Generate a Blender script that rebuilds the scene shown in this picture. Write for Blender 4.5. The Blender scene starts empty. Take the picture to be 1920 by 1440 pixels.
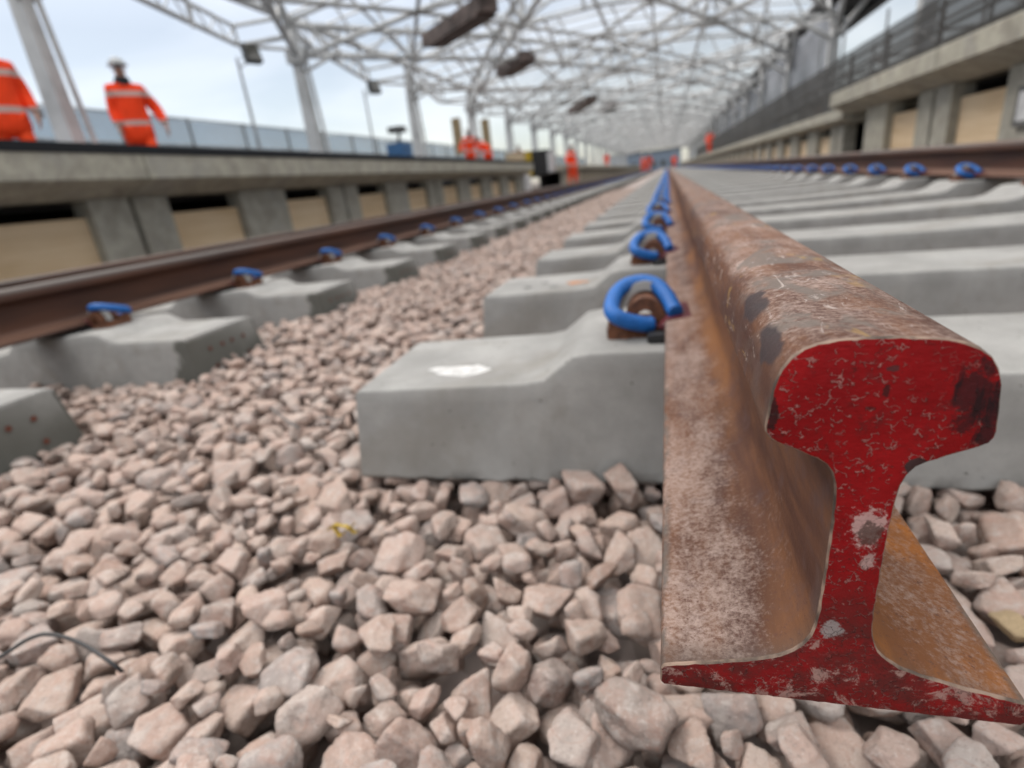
import bpy, bmesh, math, random
import numpy as np
from mathutils import Vector, Matrix, noise
random.seed(7); RNG = np.random.default_rng(11)
SC = bpy.context.scene; COL = SC.collection
PI = math.pi
# ------------------------------------------------------------------ camera, world, sun, exposure
cam_d = bpy.data.cameras.new('camera'); cam = bpy.data.objects.new('camera', cam_d); COL.objects.link(cam)
def camera_axes():
    yaw, pitch, roll = 0.3075, 0.3567, -0.1172
    d = Vector((-math.sin(yaw)*math.cos(pitch), math.cos(yaw)*math.cos(pitch), -math.sin(pitch)))
    r = Vector((math.cos(yaw), math.sin(yaw), 0)); u = r.cross(d)
    return r*math.cos(roll)+u*math.sin(roll), -r*math.sin(roll)+u*math.cos(roll), d
CR, CU, CD = camera_axes(); CP = Vector((-0.0651, -0.1865, 0.2198))
cam.matrix_world = Matrix(((CR.x, CU.x, -CD.x, CP.x), (CR.y, CU.y, -CD.y, CP.y), (CR.z, CU.z, -CD.z, CP.z), (0, 0, 0, 1)))
cam_d.lens = 18.65; cam_d.sensor_width = 36; cam_d.clip_start = 0.01; cam_d.clip_end = 3000
cam_d.dof.use_dof = True; cam_d.dof.focus_distance = 0.240; cam_d.dof.aperture_fstop = 5.9
SC.camera = cam
SC.view_settings.view_transform = 'Standard'; SC.view_settings.look = 'None'; SC.view_settings.gamma = 1
SC.view_settings.exposure = 0.62
SUN_EL, SUN_ROT = math.radians(52), math.radians(-65)
W = bpy.data.worlds.new('World'); SC.world = W; W.use_nodes = True
def build_world():
    nt = W.node_tree; nt.nodes.clear(); N = nt.nodes.new; L = nt.links.new
    out = N('ShaderNodeOutputWorld'); add = N('ShaderNodeAddShader')
    sky = N('ShaderNodeTexSky'); sky.sky_type = 'NISHITA'; sky.sun_disc = False
    sky.sun_elevation = SUN_EL; sky.sun_rotation = SUN_ROT
    b1 = N('ShaderNodeBackground'); b1.inputs[1].default_value = 0.05; L(sky.outputs[0], b1.inputs[0])
    tc = N('ShaderNodeTexCoord'); mp = N('ShaderNodeMapping'); mp.inputs['Scale'].default_value = (1, 1, 3.2)
    L(tc.outputs['Generated'], mp.inputs[0])
    nz = N('ShaderNodeTexNoise'); nz.inputs['Scale'].default_value = 2.3; nz.inputs['Detail'].default_value = 5; nz.inputs['Roughness'].default_value = 0.5
    nz.inputs['Distortion'].default_value = 0.4
    L(mp.outputs[0], nz.inputs[0])
    rp = N('ShaderNodeValToRGB'); rp.color_ramp.elements[0].position = 0.40; rp.color_ramp.elements[1].position = 0.62
    rp.color_ramp.elements[0].color = (0.54, 0.54, 0.52, 1); rp.color_ramp.elements[1].color = (0.86, 0.82, 0.77, 1)
    L(nz.outputs[0], rp.inputs[0])
    sx = N('ShaderNodeSeparateXYZ'); L(tc.outputs['Generated'], sx.inputs[0])
    mr = N('ShaderNodeMapRange'); mr.inputs['From Min'].default_value = 0.25; mr.inputs['From Max'].default_value = 1.0
    mr.inputs['To Min'].default_value = 0.44; mr.inputs['To Max'].default_value = 2.6; L(sx.outputs[2], mr.inputs[0])
    b2 = N('ShaderNodeBackground'); L(rp.outputs[0], b2.inputs[0]); L(mr.outputs[0], b2.inputs[1])
    L(b1.outputs[0], add.inputs[0]); L(b2.outputs[0], add.inputs[1]); L(add.outputs[0], out.inputs[0])
build_world()
sd = bpy.data.lights.new('sun', 'SUN'); sun = bpy.data.objects.new('sun', sd); COL.objects.link(sun)
sd.energy = 1.4; sd.angle = math.radians(18); sd.color = (1, 0.93, 0.85)
def aim_sun():
    # direction towards the sun, same as the sky's
    el, rot = SUN_EL, SUN_ROT
    d = Vector((math.sin(rot)*math.cos(el), math.cos(rot)*math.cos(el), math.sin(el)))
    sun.rotation_euler = d.to_track_quat('Z', 'Y').to_euler(); sun.location = d*60
aim_sun()

# ------------------------------------------------------------------ helpers
def px(x, y, axis, val):
    """a point of the place where the camera looked through a pixel of the 1920 wide photo onto a plane"""
    q = CD*994.58 + CR*(x-960) - CU*(y-720)
    t = (val-CP[axis])/q[axis]
    return CP+q*t
def tag(o, label=None, cat=None, group=None, kind=None):
    if label: o['label'] = label
    if cat: o['category'] = cat
    if group: o['group'] = group
    if kind: o['kind'] = kind
    return o
def empty(name, loc=(0, 0, 0), rz=0):
    o = bpy.data.objects.new(name, None); COL.objects.link(o); o.location = loc; o.rotation_euler = (0, 0, rz)
    o.empty_display_size = 0.1
    return o
def link(name, me, mats=None, parent=None, loc=None, rot=None):
    o = bpy.data.objects.new(name, me); COL.objects.link(o)
    if mats is not None and len(me.materials) == 0:
        for m in (mats if isinstance(mats, (list, tuple)) else [mats]): me.materials.append(m)
    if parent: o.parent = parent
    if loc is not None: o.location = loc
    if rot is not None: o.rotation_euler = rot
    return o
def copy_tree(o, parent=None):
    c = o.copy(); COL.objects.link(c)
    if parent: c.parent = parent
    for ch in list(o.children): copy_tree(ch, c)
    return c
class MB:
    def __init__(s): s.v = []; s.f = []; s.m = []; s.mi = 0
    def add(s, vs, fs):
        n = len(s.v); s.v += [tuple(v) for v in vs]
        for f in fs: s.f.append([i+n for i in f]); s.m.append(s.mi)
    def box(s, x0, x1, y0, y1, z0, z1):
        s.add([(x0, y0, z0), (x1, y0, z0), (x1, y1, z0), (x0, y1, z0), (x0, y0, z1), (x1, y0, z1), (x1, y1, z1), (x0, y1, z1)],
              [(3, 2, 1, 0), (4, 5, 6, 7), (0, 1, 5, 4), (1, 2, 6, 5), (2, 3, 7, 6), (3, 0, 4, 7)])
    def tube(s, pts, r, n=8, cap=True):
        pts = [Vector(p) for p in pts]; k = len(pts)
        rs = r if isinstance(r, (list, tuple)) else [r]*k
        rings = []; up = None
        for i, p in enumerate(pts):
            t = (pts[min(i+1, k-1)]-pts[max(i-1, 0)]).normalized()
            if up is None:
                up = Vector((0, 0, 1)) if abs(t.z) < 0.9 else Vector((1, 0, 0))
            a = t.cross(up).normalized(); b = a.cross(t).normalized(); up = b
            rings.append([p+(a*math.cos(2*PI*j/n)+b*math.sin(2*PI*j/n))*rs[i] for j in range(n)])
        vs = [v for rg in rings for v in rg]; fs = []
        for i in range(k-1):
            for j in range(n):
                fs.append((i*n+j, i*n+(j+1) % n, (i+1)*n+(j+1) % n, (i+1)*n+j))
        if cap: fs.append(tuple(range(n))[::-1]); fs.append(tuple((k-1)*n+j for j in range(n)))
        s.add(vs, fs)
    def loft(s, rings, cap=True, closed=True):
        n = len(rings[0]); vs = [v for rg in rings for v in rg]; fs = []
        for i in range(len(rings)-1):
            for j in range(n if closed else n-1):
                fs.append((i*n+j, i*n+(j+1) % n, (i+1)*n+(j+1) % n, (i+1)*n+j))
        if cap and closed: fs.append(tuple(range(n))[::-1]); fs.append(tuple((len(rings)-1)*n+j for j in range(n)))
        s.add(vs, fs)
    def mesh(s, name, smooth=None):
        me = bpy.data.meshes.new(name); me.from_pydata(s.v, [], s.f)
        if any(s.m): me.polygons.foreach_set('material_index', s.m)
        bm = bmesh.new(); bm.from_mesh(me); bmesh.ops.recalc_face_normals(bm, faces=bm.faces); bm.to_mesh(me); bm.free()
        if smooth is not None:
            me.polygons.foreach_set('use_smooth', [True]*len(me.polygons))
            me.set_sharp_from_angle(angle=math.radians(smooth))
        me.update(); return me
    def build(s, name, mats, parent=None, smooth=None, loc=None, rot=None):
        return link(name, s.mesh(name, smooth), mats, parent, loc, rot)
# ---- materials
class T:
    def __init__(s, name):
        s.m = bpy.data.materials.new(name); s.m.use_nodes = True; s.nt = s.m.node_tree; s.nt.nodes.clear()
        s.out = s.n('ShaderNodeOutputMaterial'); s.b = s.n('ShaderNodeBsdfPrincipled'); s.l(s.b.outputs[0], s.out.inputs[0])
        s.tc = s.n('ShaderNodeTexCoord'); s.co = s.tc.outputs['Object']
    def n(s, t): return s.nt.nodes.new(t)
    def l(s, a, b): s.nt.links.new(a, b)
    def put(s, sock, v):
        if hasattr(v, 'is_output'): s.l(v, sock)
        else:
            if isinstance(v, (tuple, list)) and len(v) == 3 and sock.type == 'RGBA': v = (*v, 1)
            sock.default_value = v
    def noise(s, scale, detail=4, rough=.55, dist=0, co=None, dims=(1, 1, 1), off=(0, 0, 0)):
        c = co or s.co
        mp = s.n('ShaderNodeMapping'); mp.inputs['Scale'].default_value = dims; mp.inputs['Location'].default_value = off; s.l(c, mp.inputs[0]); c = mp.outputs[0]
        t = s.n('ShaderNodeTexNoise'); t.inputs['Scale'].default_value = scale; t.inputs['Detail'].default_value = detail
        t.inputs['Roughness'].default_value = rough; t.inputs['Distortion'].default_value = dist; s.l(c, t.inputs[0]); return t.outputs[0]
    def vor(s, scale, feature='F1', co=None, rnd=1, out=0, dims=(1, 1, 1)):
        mp = s.n('ShaderNodeMapping'); mp.inputs['Scale'].default_value = dims; s.l(co or s.co, mp.inputs[0])
        t = s.n('ShaderNodeTexVoronoi'); t.feature = feature; t.inputs['Scale'].default_value = scale; t.inputs['Randomness'].default_value = rnd
        s.l(mp.outputs[0], t.inputs[0]); return t.outputs[out]
    def warp(s, amt, scale, co=None):
        t = s.n('ShaderNodeTexNoise'); t.inputs['Scale'].default_value = scale; t.inputs['Detail'].default_value = 4; s.l(co or s.co, t.inputs[0])
        a = s.vm('SUBTRACT', t.outputs[1], (.5, .5, .5)); a = s.vm('SCALE', a, amt); return s.vm('ADD', co or s.co, a)
    def vm(s, op, a, b):
        t = s.n('ShaderNodeVectorMath'); t.operation = op; s.put(t.inputs[0], a)
        if op == 'SCALE': s.put(t.inputs['Scale'], b)
        else: s.put(t.inputs[1], b)
        return t.outputs['Value'] if op in ('LENGTH', 'DISTANCE', 'DOT_PRODUCT') else t.outputs[0]
    def ma(s, op, a, b=0, c=0):
        t = s.n('ShaderNodeMath'); t.operation = op; s.put(t.inputs[0], a); s.put(t.inputs[1], b); s.put(t.inputs[2], c); return t.outputs[0]
    def ramp(s, v, a, b, lo=0, hi=1):
        t = s.n('ShaderNodeMapRange'); t.interpolation_type = 'SMOOTHSTEP'; s.put(t.inputs[0], v); s.put(t.inputs[1], a); s.put(t.inputs[2], b); s.put(t.inputs[3], lo); s.put(t.inputs[4], hi); return t.outputs[0]
    def mix(s, f, a, b, mode='MIX'):
        t = s.n('ShaderNodeMix'); t.data_type = 'RGBA'; t.blend_type = mode; s.put(t.inputs[0], f); s.put(t.inputs[6], a); s.put(t.inputs[7], b); return t.outputs[2]
    def xyz(s, co=None):
        t = s.n('ShaderNodeSeparateXYZ'); s.l(co or s.co, t.inputs[0]); return t.outputs
    def nz(s):
        g = s.n('ShaderNodeNewGeometry'); t = s.n('ShaderNodeSeparateXYZ'); s.l(g.outputs['Normal'], t.inputs[0]); return t.outputs[2]
    def bump(s, h, strength=.5, dist=.002, prev=None):
        t = s.n('ShaderNodeBump'); t.inputs['Strength'].default_value = strength; t.inputs['Distance'].default_value = dist
        s.l(h, t.inputs['Height'])
        if prev is not None: s.l(prev, t.inputs['Normal'])
        return t.outputs[0]
    def done(s, col, rough=.7, metal=0, normal=None, spec=.5, coat=None, keep=False):
        if hasattr(col, 'is_output') and not keep: col = s.mix(1, col, (.72, .72, .72), 'MULTIPLY')
        s.put(s.b.inputs['Base Color'], col); s.put(s.b.inputs['Roughness'], rough); s.put(s.b.inputs['Metallic'], metal)
        s.b.inputs['Specular IOR Level'].default_value = spec
        if normal is not None: s.l(normal, s.b.inputs['Normal'])
        if coat: s.b.inputs['Coat Weight'].default_value = coat; s.b.inputs['Coat Roughness'].default_value = .15
        return s.m
def plain(name, c, rough=.6, metal=0, var=.15, scale=8):
    t = T(name); n = t.noise(scale, 5); c2 = tuple(min(1, x*(1+var)) for x in c); c1 = tuple(x*(1-var) for x in c)
    return t.done(t.mix(t.ramp(n, .3, .7), c1, c2), rough, metal, t.bump(t.noise(scale*12, 3), .15, .001))
def m_stone():
    t = T('pink_granite')
    g = t.n('ShaderNodeNewGeometry'); oi = t.n('ShaderNodeObjectInfo')
    rnd = t.ma('FRACT', t.ma('ADD', g.outputs['Random Per Island'], oi.outputs['Random']))
    cr = t.n('ShaderNodeValToRGB'); e = cr.color_ramp.elements; e[0].position = 0; e[0].color = (0.312, 0.238, 0.196, 1); e[1].position = 1; e[1].color = (0.502, 0.398, 0.344, 1)
    for p, c in ((.12, (.37,.345,.335)), (.26, (.54,.415,.345)), (.45, (.53,.405,.355)), (.6, (.61,.50,.435)), (.74, (.44,.325,.27)), (.86, (.51,.46,.425)), (.93, (.37,.255,.20))):
        k = e.new(p); k.color = (*c, 1)
    t.l(rnd, cr.inputs[0]); col = cr.outputs[0]
    cx = t.n('ShaderNodeCombineXYZ'); t.l(t.ma('MULTIPLY', rnd, 37.0), cx.inputs[0]); co = t.vm('ADD', g.outputs['Position'], cx.outputs[0])
    n1 = t.noise(38, 4, .6, co=co); col = t.mix(t.ramp(n1, .40, .68, 0, .6), col, (.50, .33, .27))
    n2 = t.noise(60, 5, .65, co=co, off=(3, 1, 2)); col = t.mix(t.ramp(n2, .48, .68, 0, .7), col, (.60,.545,.505))
    sp = t.noise(300, 3, .7, co=co); col = t.mix(t.ramp(sp, .55, .69, 0, .55), col, (.20, .165, .155))
    sp2 = t.noise(240, 3, .7, co=co, off=(5, 5, 5)); col = t.mix(t.ramp(sp2, .55, .69, 0, .5), col, (.74, .66, .61))
    v1 = t.noise(14, 3, .5, 1.5, co=co); col = t.mix(t.ramp(t.ma('ABSOLUTE', t.ma('SUBTRACT', v1, .5)), 0, .02, .35, 0), col, (.42, .22, .16))
    b = t.bump(t.noise(150, 6, .7, co=co), .8, .0022); b = t.bump(t.noise(32, 4, .6, co=co), .5, .006, b)
    wv = t.warp(.012, 60, co); b = t.bump(t.vor(48, co=wv), .6, .004, b); b = t.bump(t.vor(120, co=wv), .4, .0015, b)
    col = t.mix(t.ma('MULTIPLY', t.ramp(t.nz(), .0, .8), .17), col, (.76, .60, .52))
    return t.done(col, .9, 0, b, .1)
def m_concrete(name, base=(.42, .412, .395), damp=False, tint=(.33, .33, .31)):
    t = T(name)
    n = t.noise(7, 6, .6); col = t.mix(t.ramp(n, .3, .72), tuple(x*.80 for x in base), tuple(x*1.14 for x in base))
    n = t.noise(45, 4, .65); col = t.mix(t.ramp(n, .46, .75, 0, .55), col, tint)
    n = t.noise(3.2, 5, .7, .6, off=(4, 2, 1)); col = t.mix(t.ramp(n, .50, .66, 0, .5), col, (.28, .255, .22))
    n = t.noise(2.2, 5, .7, .6, off=(9, 2, 1)); col = t.mix(t.ramp(n, .5, .7, 0, .35), col, (.48, .48, .47))
    pores = t.vor(55, rnd=1); cell = t.vor(55, rnd=1, out=1)
    sel = t.n('ShaderNodeSeparateColor'); t.l(cell, sel.inputs[0])
    hole = t.ma('MULTIPLY', t.ramp(pores, .05, .16, 1, 0), t.ramp(sel.outputs[0], .66, .68))
    col = t.mix(t.ma('MULTIPLY', hole, .8), col, (.1, .09, .08))
    big = t.ramp(t.vor(17, rnd=1, co=t.warp(.012, 90)), .035, .075, 1, 0); cb = t.n('ShaderNodeSeparateColor'); t.l(t.vor(17, rnd=1, out=1), cb.inputs[0])
    big = t.ma('MULTIPLY', big, t.ramp(cb.outputs[1], .7, .72)); col = t.mix(t.ma('MULTIPLY', big, .65), col, (.14, .125, .105)); hole = t.ma('MAXIMUM', hole, big)
    if damp:
        X = t.xyz()[0]; e = t.ma('ADD', t.ma('ABSOLUTE', X), t.ma('MULTIPLY', t.ma('SUBTRACT', t.noise(9, 5, .6), .5), .28))
        col = t.mix(t.ma('MULTIPLY', t.ramp(e, 1.22, 1.245), t.ramp(t.nz(), .2, .5, .85, 0)), col, (.10, .098, .082))
    col = t.mix(t.ramp(t.noise(260, 4, .7), .55, .7, 0, .4), col, tuple(x*.62 for x in base))
    b = t.bump(t.noise(160, 5, .6), .4, .001); b = t.bump(t.ma('SUBTRACT', 1, hole), .5, .002, b); b = t.bump(t.noise(22, 4), .25, .003, b)
    return t.done(col, .88, 0, b, .15)
def m_rail_near():
    t = T('weathered_rail_steel')
    X, Y, Z = t.xyz()[:3]; nz = t.nz()
    st = (1, .16, 1)
    rust = t.mix(t.ramp(t.noise(28, 6, .65, dims=st), .35, .65), (.095, .045, .033), (.215, .098, .052))
    rust = t.mix(t.ramp(t.noise(60, 5, .6, off=(2, 0, 4)), .5, .7, 0, .8), rust, (.13, .075, .065))
    col = rust
    og = t.ma('MULTIPLY', t.ma('MULTIPLY', t.ramp(X, .004, .012), t.ramp(Z, .05, .09, 1, 0)), t.ramp(t.noise(22, 5, .65, dims=(1, .5, 1), off=(6, 2, 2)), .38, .58, .25, 1)); col = t.mix(og, col, (.42, .145, .028))
    # pale limestone dust lying where it can rest
    up = t.ramp(nz, -.2, .75)
    d1 = t.noise(340, 6, .75); d2 = t.noise(17, 5, .62); d3 = t.noise(70, 4, .6, dims=(1, .5, 1))
    lv = t.ma('ADD', t.ma('ADD', t.ma('MULTIPLY', d1, 1.0), t.ma('MULTIPLY', d2, .55)), t.ma('MULTIPLY', d3, .45))
    ax = t.ma('ABSOLUTE', X)
    fz = t.ma('MULTIPLY', t.ma('MULTIPLY', t.ramp(ax, .009, .013), t.ramp(ax, .020, .034, 1, 0)), t.ma('MULTIPLY', t.ramp(Z, .03, .07, 1, 0), t.ramp(t.noise(14, 5, .6, dims=(1, .4, 1), off=(8, 1, 0)), .4, .62)))
    col = t.mix(t.ma('MULTIPLY', fz, t.ramp(Y, .06, .3, .2, .7)), col, (.33, .14, .045))
    web = t.ramp(ax, .011, .036, 0, 1)
    onfoot = t.ramp(Z, .04, .06, 1, 0); left = t.ramp(X, -.005, .005, 1, 0)
    amt = t.ma('ADD', t.ma('MULTIPLY', t.ma('MULTIPLY', up, onfoot), t.ma('MULTIPLY', web, .29)), t.ma('MULTIPLY', left, t.ma('MULTIPLY', onfoot, .12)))
    amt = t.ma('ADD', amt, t.ma('MULTIPLY', t.ma('SUBTRACT', 1, onfoot), t.ma('MULTIPLY', t.ramp(nz, .0, .9), .36)))
    thr = t.ma('SUBTRACT', 1.20, amt)
    dm = t.ramp(lv, thr, t.ma('ADD', thr, .44))
    col = t.mix(t.ma('MULTIPLY', dm, .84), col, (.52, .395, .34))
    col = t.mix(t.ramp(t.noise(330, 4, .8, off=(1, 7, 3)), .56, .66, 0, .75), col, (.13, .06, .045))
    # head: grey worn mill scale in patches and a few pale scrapes
    head = t.ramp(Z, .118, .128)
    g = t.ma('MULTIPLY', t.ramp(t.noise(30, 5, .6, .8, dims=(1, .6, 1), off=(3, 3, 0)), .5, .62), t.ma('MULTIPLY', head, t.ramp(nz, .2, .9, .15, .8)))
    col = t.mix(g, col, (.20, .17, .15))
    w = t.noise(95, 6, .75, 1.2, dims=(1, .35, 1), off=(7, 1, 2)); col = t.mix(t.ma('MULTIPLY', t.ramp(w, .57, .68), t.ma('MULTIPLY', head, .6)), col, (.66, .57, .52))
    yl = t.noise(40, 4, .6, 1, dims=(1, .4, 1), off=(1, 9, 2)); col = t.mix(t.ma('MULTIPLY', t.ramp(yl, .6, .68), t.ma('MULTIPLY', head, .6)), col, (.40, .25, .09))
    # two dark oily spots on the head shoulder
    for (sx, sy, sz, r) in ((-.033, .036, .148, .0085), (-.031, .092, .150, .0095)):
        dd = t.vm('DISTANCE', t.vm('MULTIPLY', t.warp(.012, 70), (1, .42, 1)), (sx, sy*.42, sz))
        col = t.mix(t.ramp(dd, r*.72, r, .85, 0), col, (.055, .045, .05))
    # blackish rim by the saw cut
    rim = t.ma('MULTIPLY', t.ramp(t.ma('ADD', Y, t.ma('MULTIPLY', d2, -.02)), -.012, .006, 1, 0), .55)
    col = t.mix(rim, col, (.10, .08, .07))
    edge = t.ma('MULTIPLY', t.ramp(ax, .064, .0685), t.ramp(t.noise(50, 4, .7, dims=(1, .4, 1)), .45, .6, 0, .8))
    col = t.mix(t.ma('MULTIPLY', edge, onfoot), col, (.16, .145, .13))
    b = t.bump(d1, .5, .0007); b = t.bump(d2, .4, .0016, b); b = t.bump(dm, .4, .0005, b)
    return t.done(col, t.mix(dm, (.62,)*3, (.9,)*3), 0, b, .12)
def m_rail_plain():
    t = T('dark_rusty_rail'); Z = t.xyz()[2]; nz = t.nz()
    col = t.mix(t.ramp(t.noise(16, 5, .6, dims=(1, .1, 1)), .3, .7), (.045, .018, .011), (.11, .043, .023))
    col = t.mix(t.ma('MULTIPLY', t.ramp(nz, .2, .9), t.ramp(t.noise(9, 5, .6, dims=(1, .2, 1)), .3, .6, .3, .8)), col, (.26, .14, .095))
    head = t.ramp(Z, .135, .15); col = t.mix(t.ma('MULTIPLY', head, t.ramp(t.noise(5, 4, .6, dims=(1, .2, 1)), .4, .6, .4, .9)), col, (.15, .135, .125))
    return t.done(col, .62, 0, t.bump(t.noise(120, 4), .3, .001), .4)
def m_red_end():
    t = T('chipped_red_paint'); co = t.co; X, Y, Z = t.xyz()[:3]
    col = t.mix(t.ramp(t.noise(30, 5, .6), .3, .7), (.24, .002, .004), (.35, .004, .006))
    col = t.mix(t.ramp(t.noise(160, 4, .6), .45, .75, 0, .4), col, (.20, .006, .008))
    # paint drags
    low = t.ramp(Z, .03, .075, 1, 0)
    col = t.mix(t.ramp(t.noise(75, 6, .75, .4, off=(4, 4, 4)), .54, .66, 0, .6), col, (.13, .012, .012))
    col = t.mix(t.ramp(t.noise(240, 5, .8, off=(4, 9, 4)), .60, .68, 0, .7), col, (.07, .012, .010))
    # curled pale flakes: arcs, only pieces of cell borders
    wc = t.warp(.0075, 210)
    e = t.vor(250, 'DISTANCE_TO_EDGE', co=wc, dims=(.8, 1, 1.25)); gate = t.noise(310, 2, .5, off=(3, 1, 8))
    gate2 = t.noise(42, 3, .5, off=(1, 2, 8))
    fl = t.ma('MULTIPLY', t.ramp(e, .015, .065, 1, 0), t.ma('MULTIPLY', t.ramp(gate, .50, .56), t.ramp(gate2, .36, .52, .2, 1)))
    col = t.mix(t.ma('MULTIPLY', fl, .62), col, (.55, .27, .24))
    # darker, dirtier foot with bare and dusty patches
    col = t.mix(t.ma('MULTIPLY', low, t.ramp(t.noise(48, 5, .65, off=(5, 0, 1)), .36, .60, .2, .9)), col, (.10, .018, .016))
    p = t.ma('ADD', t.noise(85, 7, .78, .5, off=(2, 0, 2)), t.ma('MULTIPLY', low, .095))
    foot = t.ramp(Z, .012, .03, 1, 0)
    p = t.ma('ADD', p, t.ma('MULTIPLY', foot, .045))
    col = t.mix(t.ramp(p, .655, .73, 0, .7), col, (.44, .29, .25))
    def patch(cx, cz, rx, rz, c, f=.85, soft=.35, wob=.6, freq=150):
        nonlocal col
        q = t.vm('MULTIPLY', t.vm('SUBTRACT', co, (cx, 0, cz)), (1/rx, 0, 1/rz))
        d = t.ma('ADD', t.vm('LENGTH', q, (0, 0, 0)), t.ma('MULTIPLY', t.ma('SUBTRACT', t.noise(freq, 6, .75, off=(cx*90, 0, cz*70)), .5), wob*4))
        col = t.mix(t.ramp(d, 1-soft, 1, f, 0), col, c)
    patch(.0020, .0865, .0062, .0082, (.58, .38, .35), .85, .3, .8, 210)
    patch(.0035, .0835, .0048, .0060, (.10, .06, .05), .85, .3, .8, 190)
    patch(.004, .0725, .0028, .0045, (.50, .36, .33), .75, .4, .9, 260)
    patch(-.004, .0385, .0050, .0045, (.33, .29, .28), .85, .3, .7, 240)
    patch(.0145, .1115, .0042, .0036, (.045, .03, .03), .95, .15, .18, 120)
    patch(-.0345, .1310, .0022, .0075, (.03, .01, .01), .9, .3, .5, 200)
    patch(.0275, .1380, .0075, .0140, (.030, .010, .012), .80, .45, .85, 170)
    patch(.0335, .1275, .0034, .0120, (.025, .010, .012), .85, .4, .8, 200)
    patch(.0010, .1400, .0014, .0028, (.04, .01, .01), .85, .4, .6, 300)
    patch(.0020, .1480, .0024, .0014, (.06, .03, .03), .8, .4, .7, 300)
    patch(-.0030, .1335, .0020, .0009, (.06, .01, .01), .7, .4, .7, 300)
    # a brushed dark drag at the head's right corner
    s = t.noise(120, 3, .6, .3, dims=(1.6, 1, .35), off=(0, 0, 3))
    q = t.vm('LENGTH', t.vm('MULTIPLY', t.vm('SUBTRACT', co, (.028, 0, .136)), (90, 0, 52)), (0, 0, 0))
    col = t.mix(t.ma('MULTIPLY', t.ramp(s, .50, .58), t.ramp(q, .55, 1.05, .85, 0)), col, (.02, .008, .01))
    saw = t.noise(900, 2, .5, dims=(.02, 1, 1), off=(2, 0, 0)); b = t.bump(saw, .25, .0006); b = t.bump(fl, .9, .0009, b); b = t.bump(t.noise(210, 5, .6), .7, .0012, b); b = t.bump(t.noise(50, 3, .5), .35, .002, b)
    return t.done(col, .6, 0, b, .15)
M = {}
M['stone'] = m_stone(); M['concrete'] = m_concrete('sleeper_concrete'); M['damp'] = m_concrete('damp_ended_sleeper_concrete', damp=True)
M['coping'] = m_concrete('platform_concrete', (.56, .53, .44)); M['pier'] = m_concrete('pier_concrete', (.46, .44, .375))
M['rail'] = m_rail_near(); M['rail2'] = m_rail_plain(); M['red'] = m_red_end(); M['rim'] = plain('worn_bare_edge', (.22, .15, .11), .75, 0, .7, 90)
def m_gloss(name, c, rough=.3):
    t = T(name); col = t.mix(t.ramp(t.noise(60, 4), .3, .75), c, tuple(x*.8 for x in c)); col = t.mix(t.ramp(t.noise(160, 5, .7), .62, .7, 0, .5), col, (.35, .3, .27))
    return t.done(col, rough, 0, t.bump(t.noise(120, 3), .15, .001), .5)
M['blue'] = m_gloss('blue_clip_paint', (.004, .155, .56), .58); M['iron'] = plain('rusty_cast_iron', (.17, .065, .03), .8, 0, .4, 60)
M['maroon'] = m_gloss('maroon_insulator', (.16, .025, .035), .45); M['black'] = plain('black_rubber', (.018, .018, .02), .5)
M['liner'] = plain('pale_grey_nylon', (.50, .50, .48), .6); M['rust_spot'] = plain('rust_spot', (.16, .05, .03), .9)
def m_ply():
    t = T('plywood'); n = t.noise(3.5, 5, .6, 1.2, dims=(1, .25, 3)); col = t.mix(t.ramp(n, .3, .7), (.74, .53, .31), (.90, .69, .45))
    n = t.noise(1.1, 3, .5); col = t.mix(t.ramp(n, .4, .7, 0, .4), col, (.95, .78, .56)); return t.done(col, .75, 0, t.bump(t.noise(60, 3), .1, .001))
M['ply'] = m_ply(); M['dark'] = plain('void_shade', (.012, .011, .01), .95)  # near-black colour holds the shade of the void under the platforms
M['steel'] = plain('pale_grey_painted_steel', (.64, .65, .65), .55, 0, .22, 1.5); M['steel_dark'] = plain('dark_grey_steel', (.13, .13, .125), .6, 0, .3, 2)
M['galv'] = plain('galvanised_tube', (.42, .43, .44), .45, .5, .2, 6)
M['deck'] = plain('platform_deck', (.10, .105, .115), .8, 0, .2, 1.2); M['edge'] = plain('black_edge_trim', (.006, .008, .012), .85, 0, .3, 2)
M['earth'] = plain('ballast_fines', (.13, .105, .09), .95, 0, .3, 3)
M['helmet'] = plain('white_helmet', (.62, .64, .64), .35, 0, .05); M['skin'] = plain('skin', (.50, .28, .20), .55, 0, .1)
M['navy'] = plain('dark_navy_cloth', (.02, .022, .03), .85); M['boot'] = plain('black_boot', (.02, .018, .016), .6)
def m_hivis(name, bands, col0=(1.0, .062, .008)):
    t = T(name); Z = t.xyz()[2]; n = t.noise(6, 4, .5); col = t.mix(t.ramp(n, .3, .7), tuple(x*.82 for x in col0), col0)
    for z0, z1 in bands:
        k = t.ma('MULTIPLY', t.ramp(Z, z0-.004, z0+.004), t.ramp(Z, z1-.004, z1+.004, 1, 0)); col = t.mix(k, col, (.55, .40, .36))
    return t.done(col, .75, 0, t.bump(t.noise(9, 4, .6, 1), .6, .02), .3, None, True)
M['hivis'] = m_hivis('orange_hi_vis_jacket', ((.86, .93), (1.255, 1.325))); M['hivis_leg'] = m_hivis('orange_hi_vis_trousers', ((.25, .30),), (.95, .075, .012))
M['yellow'] = plain('yellow_paint', (.62, .42, .02), .5); M['white'] = plain('white_sheet', (.7, .71, .72), .5)
M['bluebox'] = plain('blue_plastic', (.05, .17, .38), .5); M['crate'] = plain('pale_timber', (.62, .50, .34), .7)
def m_net(name, c, alpha, scale=0):
    t = T(name); t.b.inputs['Alpha'].default_value = alpha
    col = t.mix(t.ramp(t.noise(.9, 4, .6, .5), .35, .65), tuple(x*.75 for x in c), c)
    return t.done(col, .7)
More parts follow.
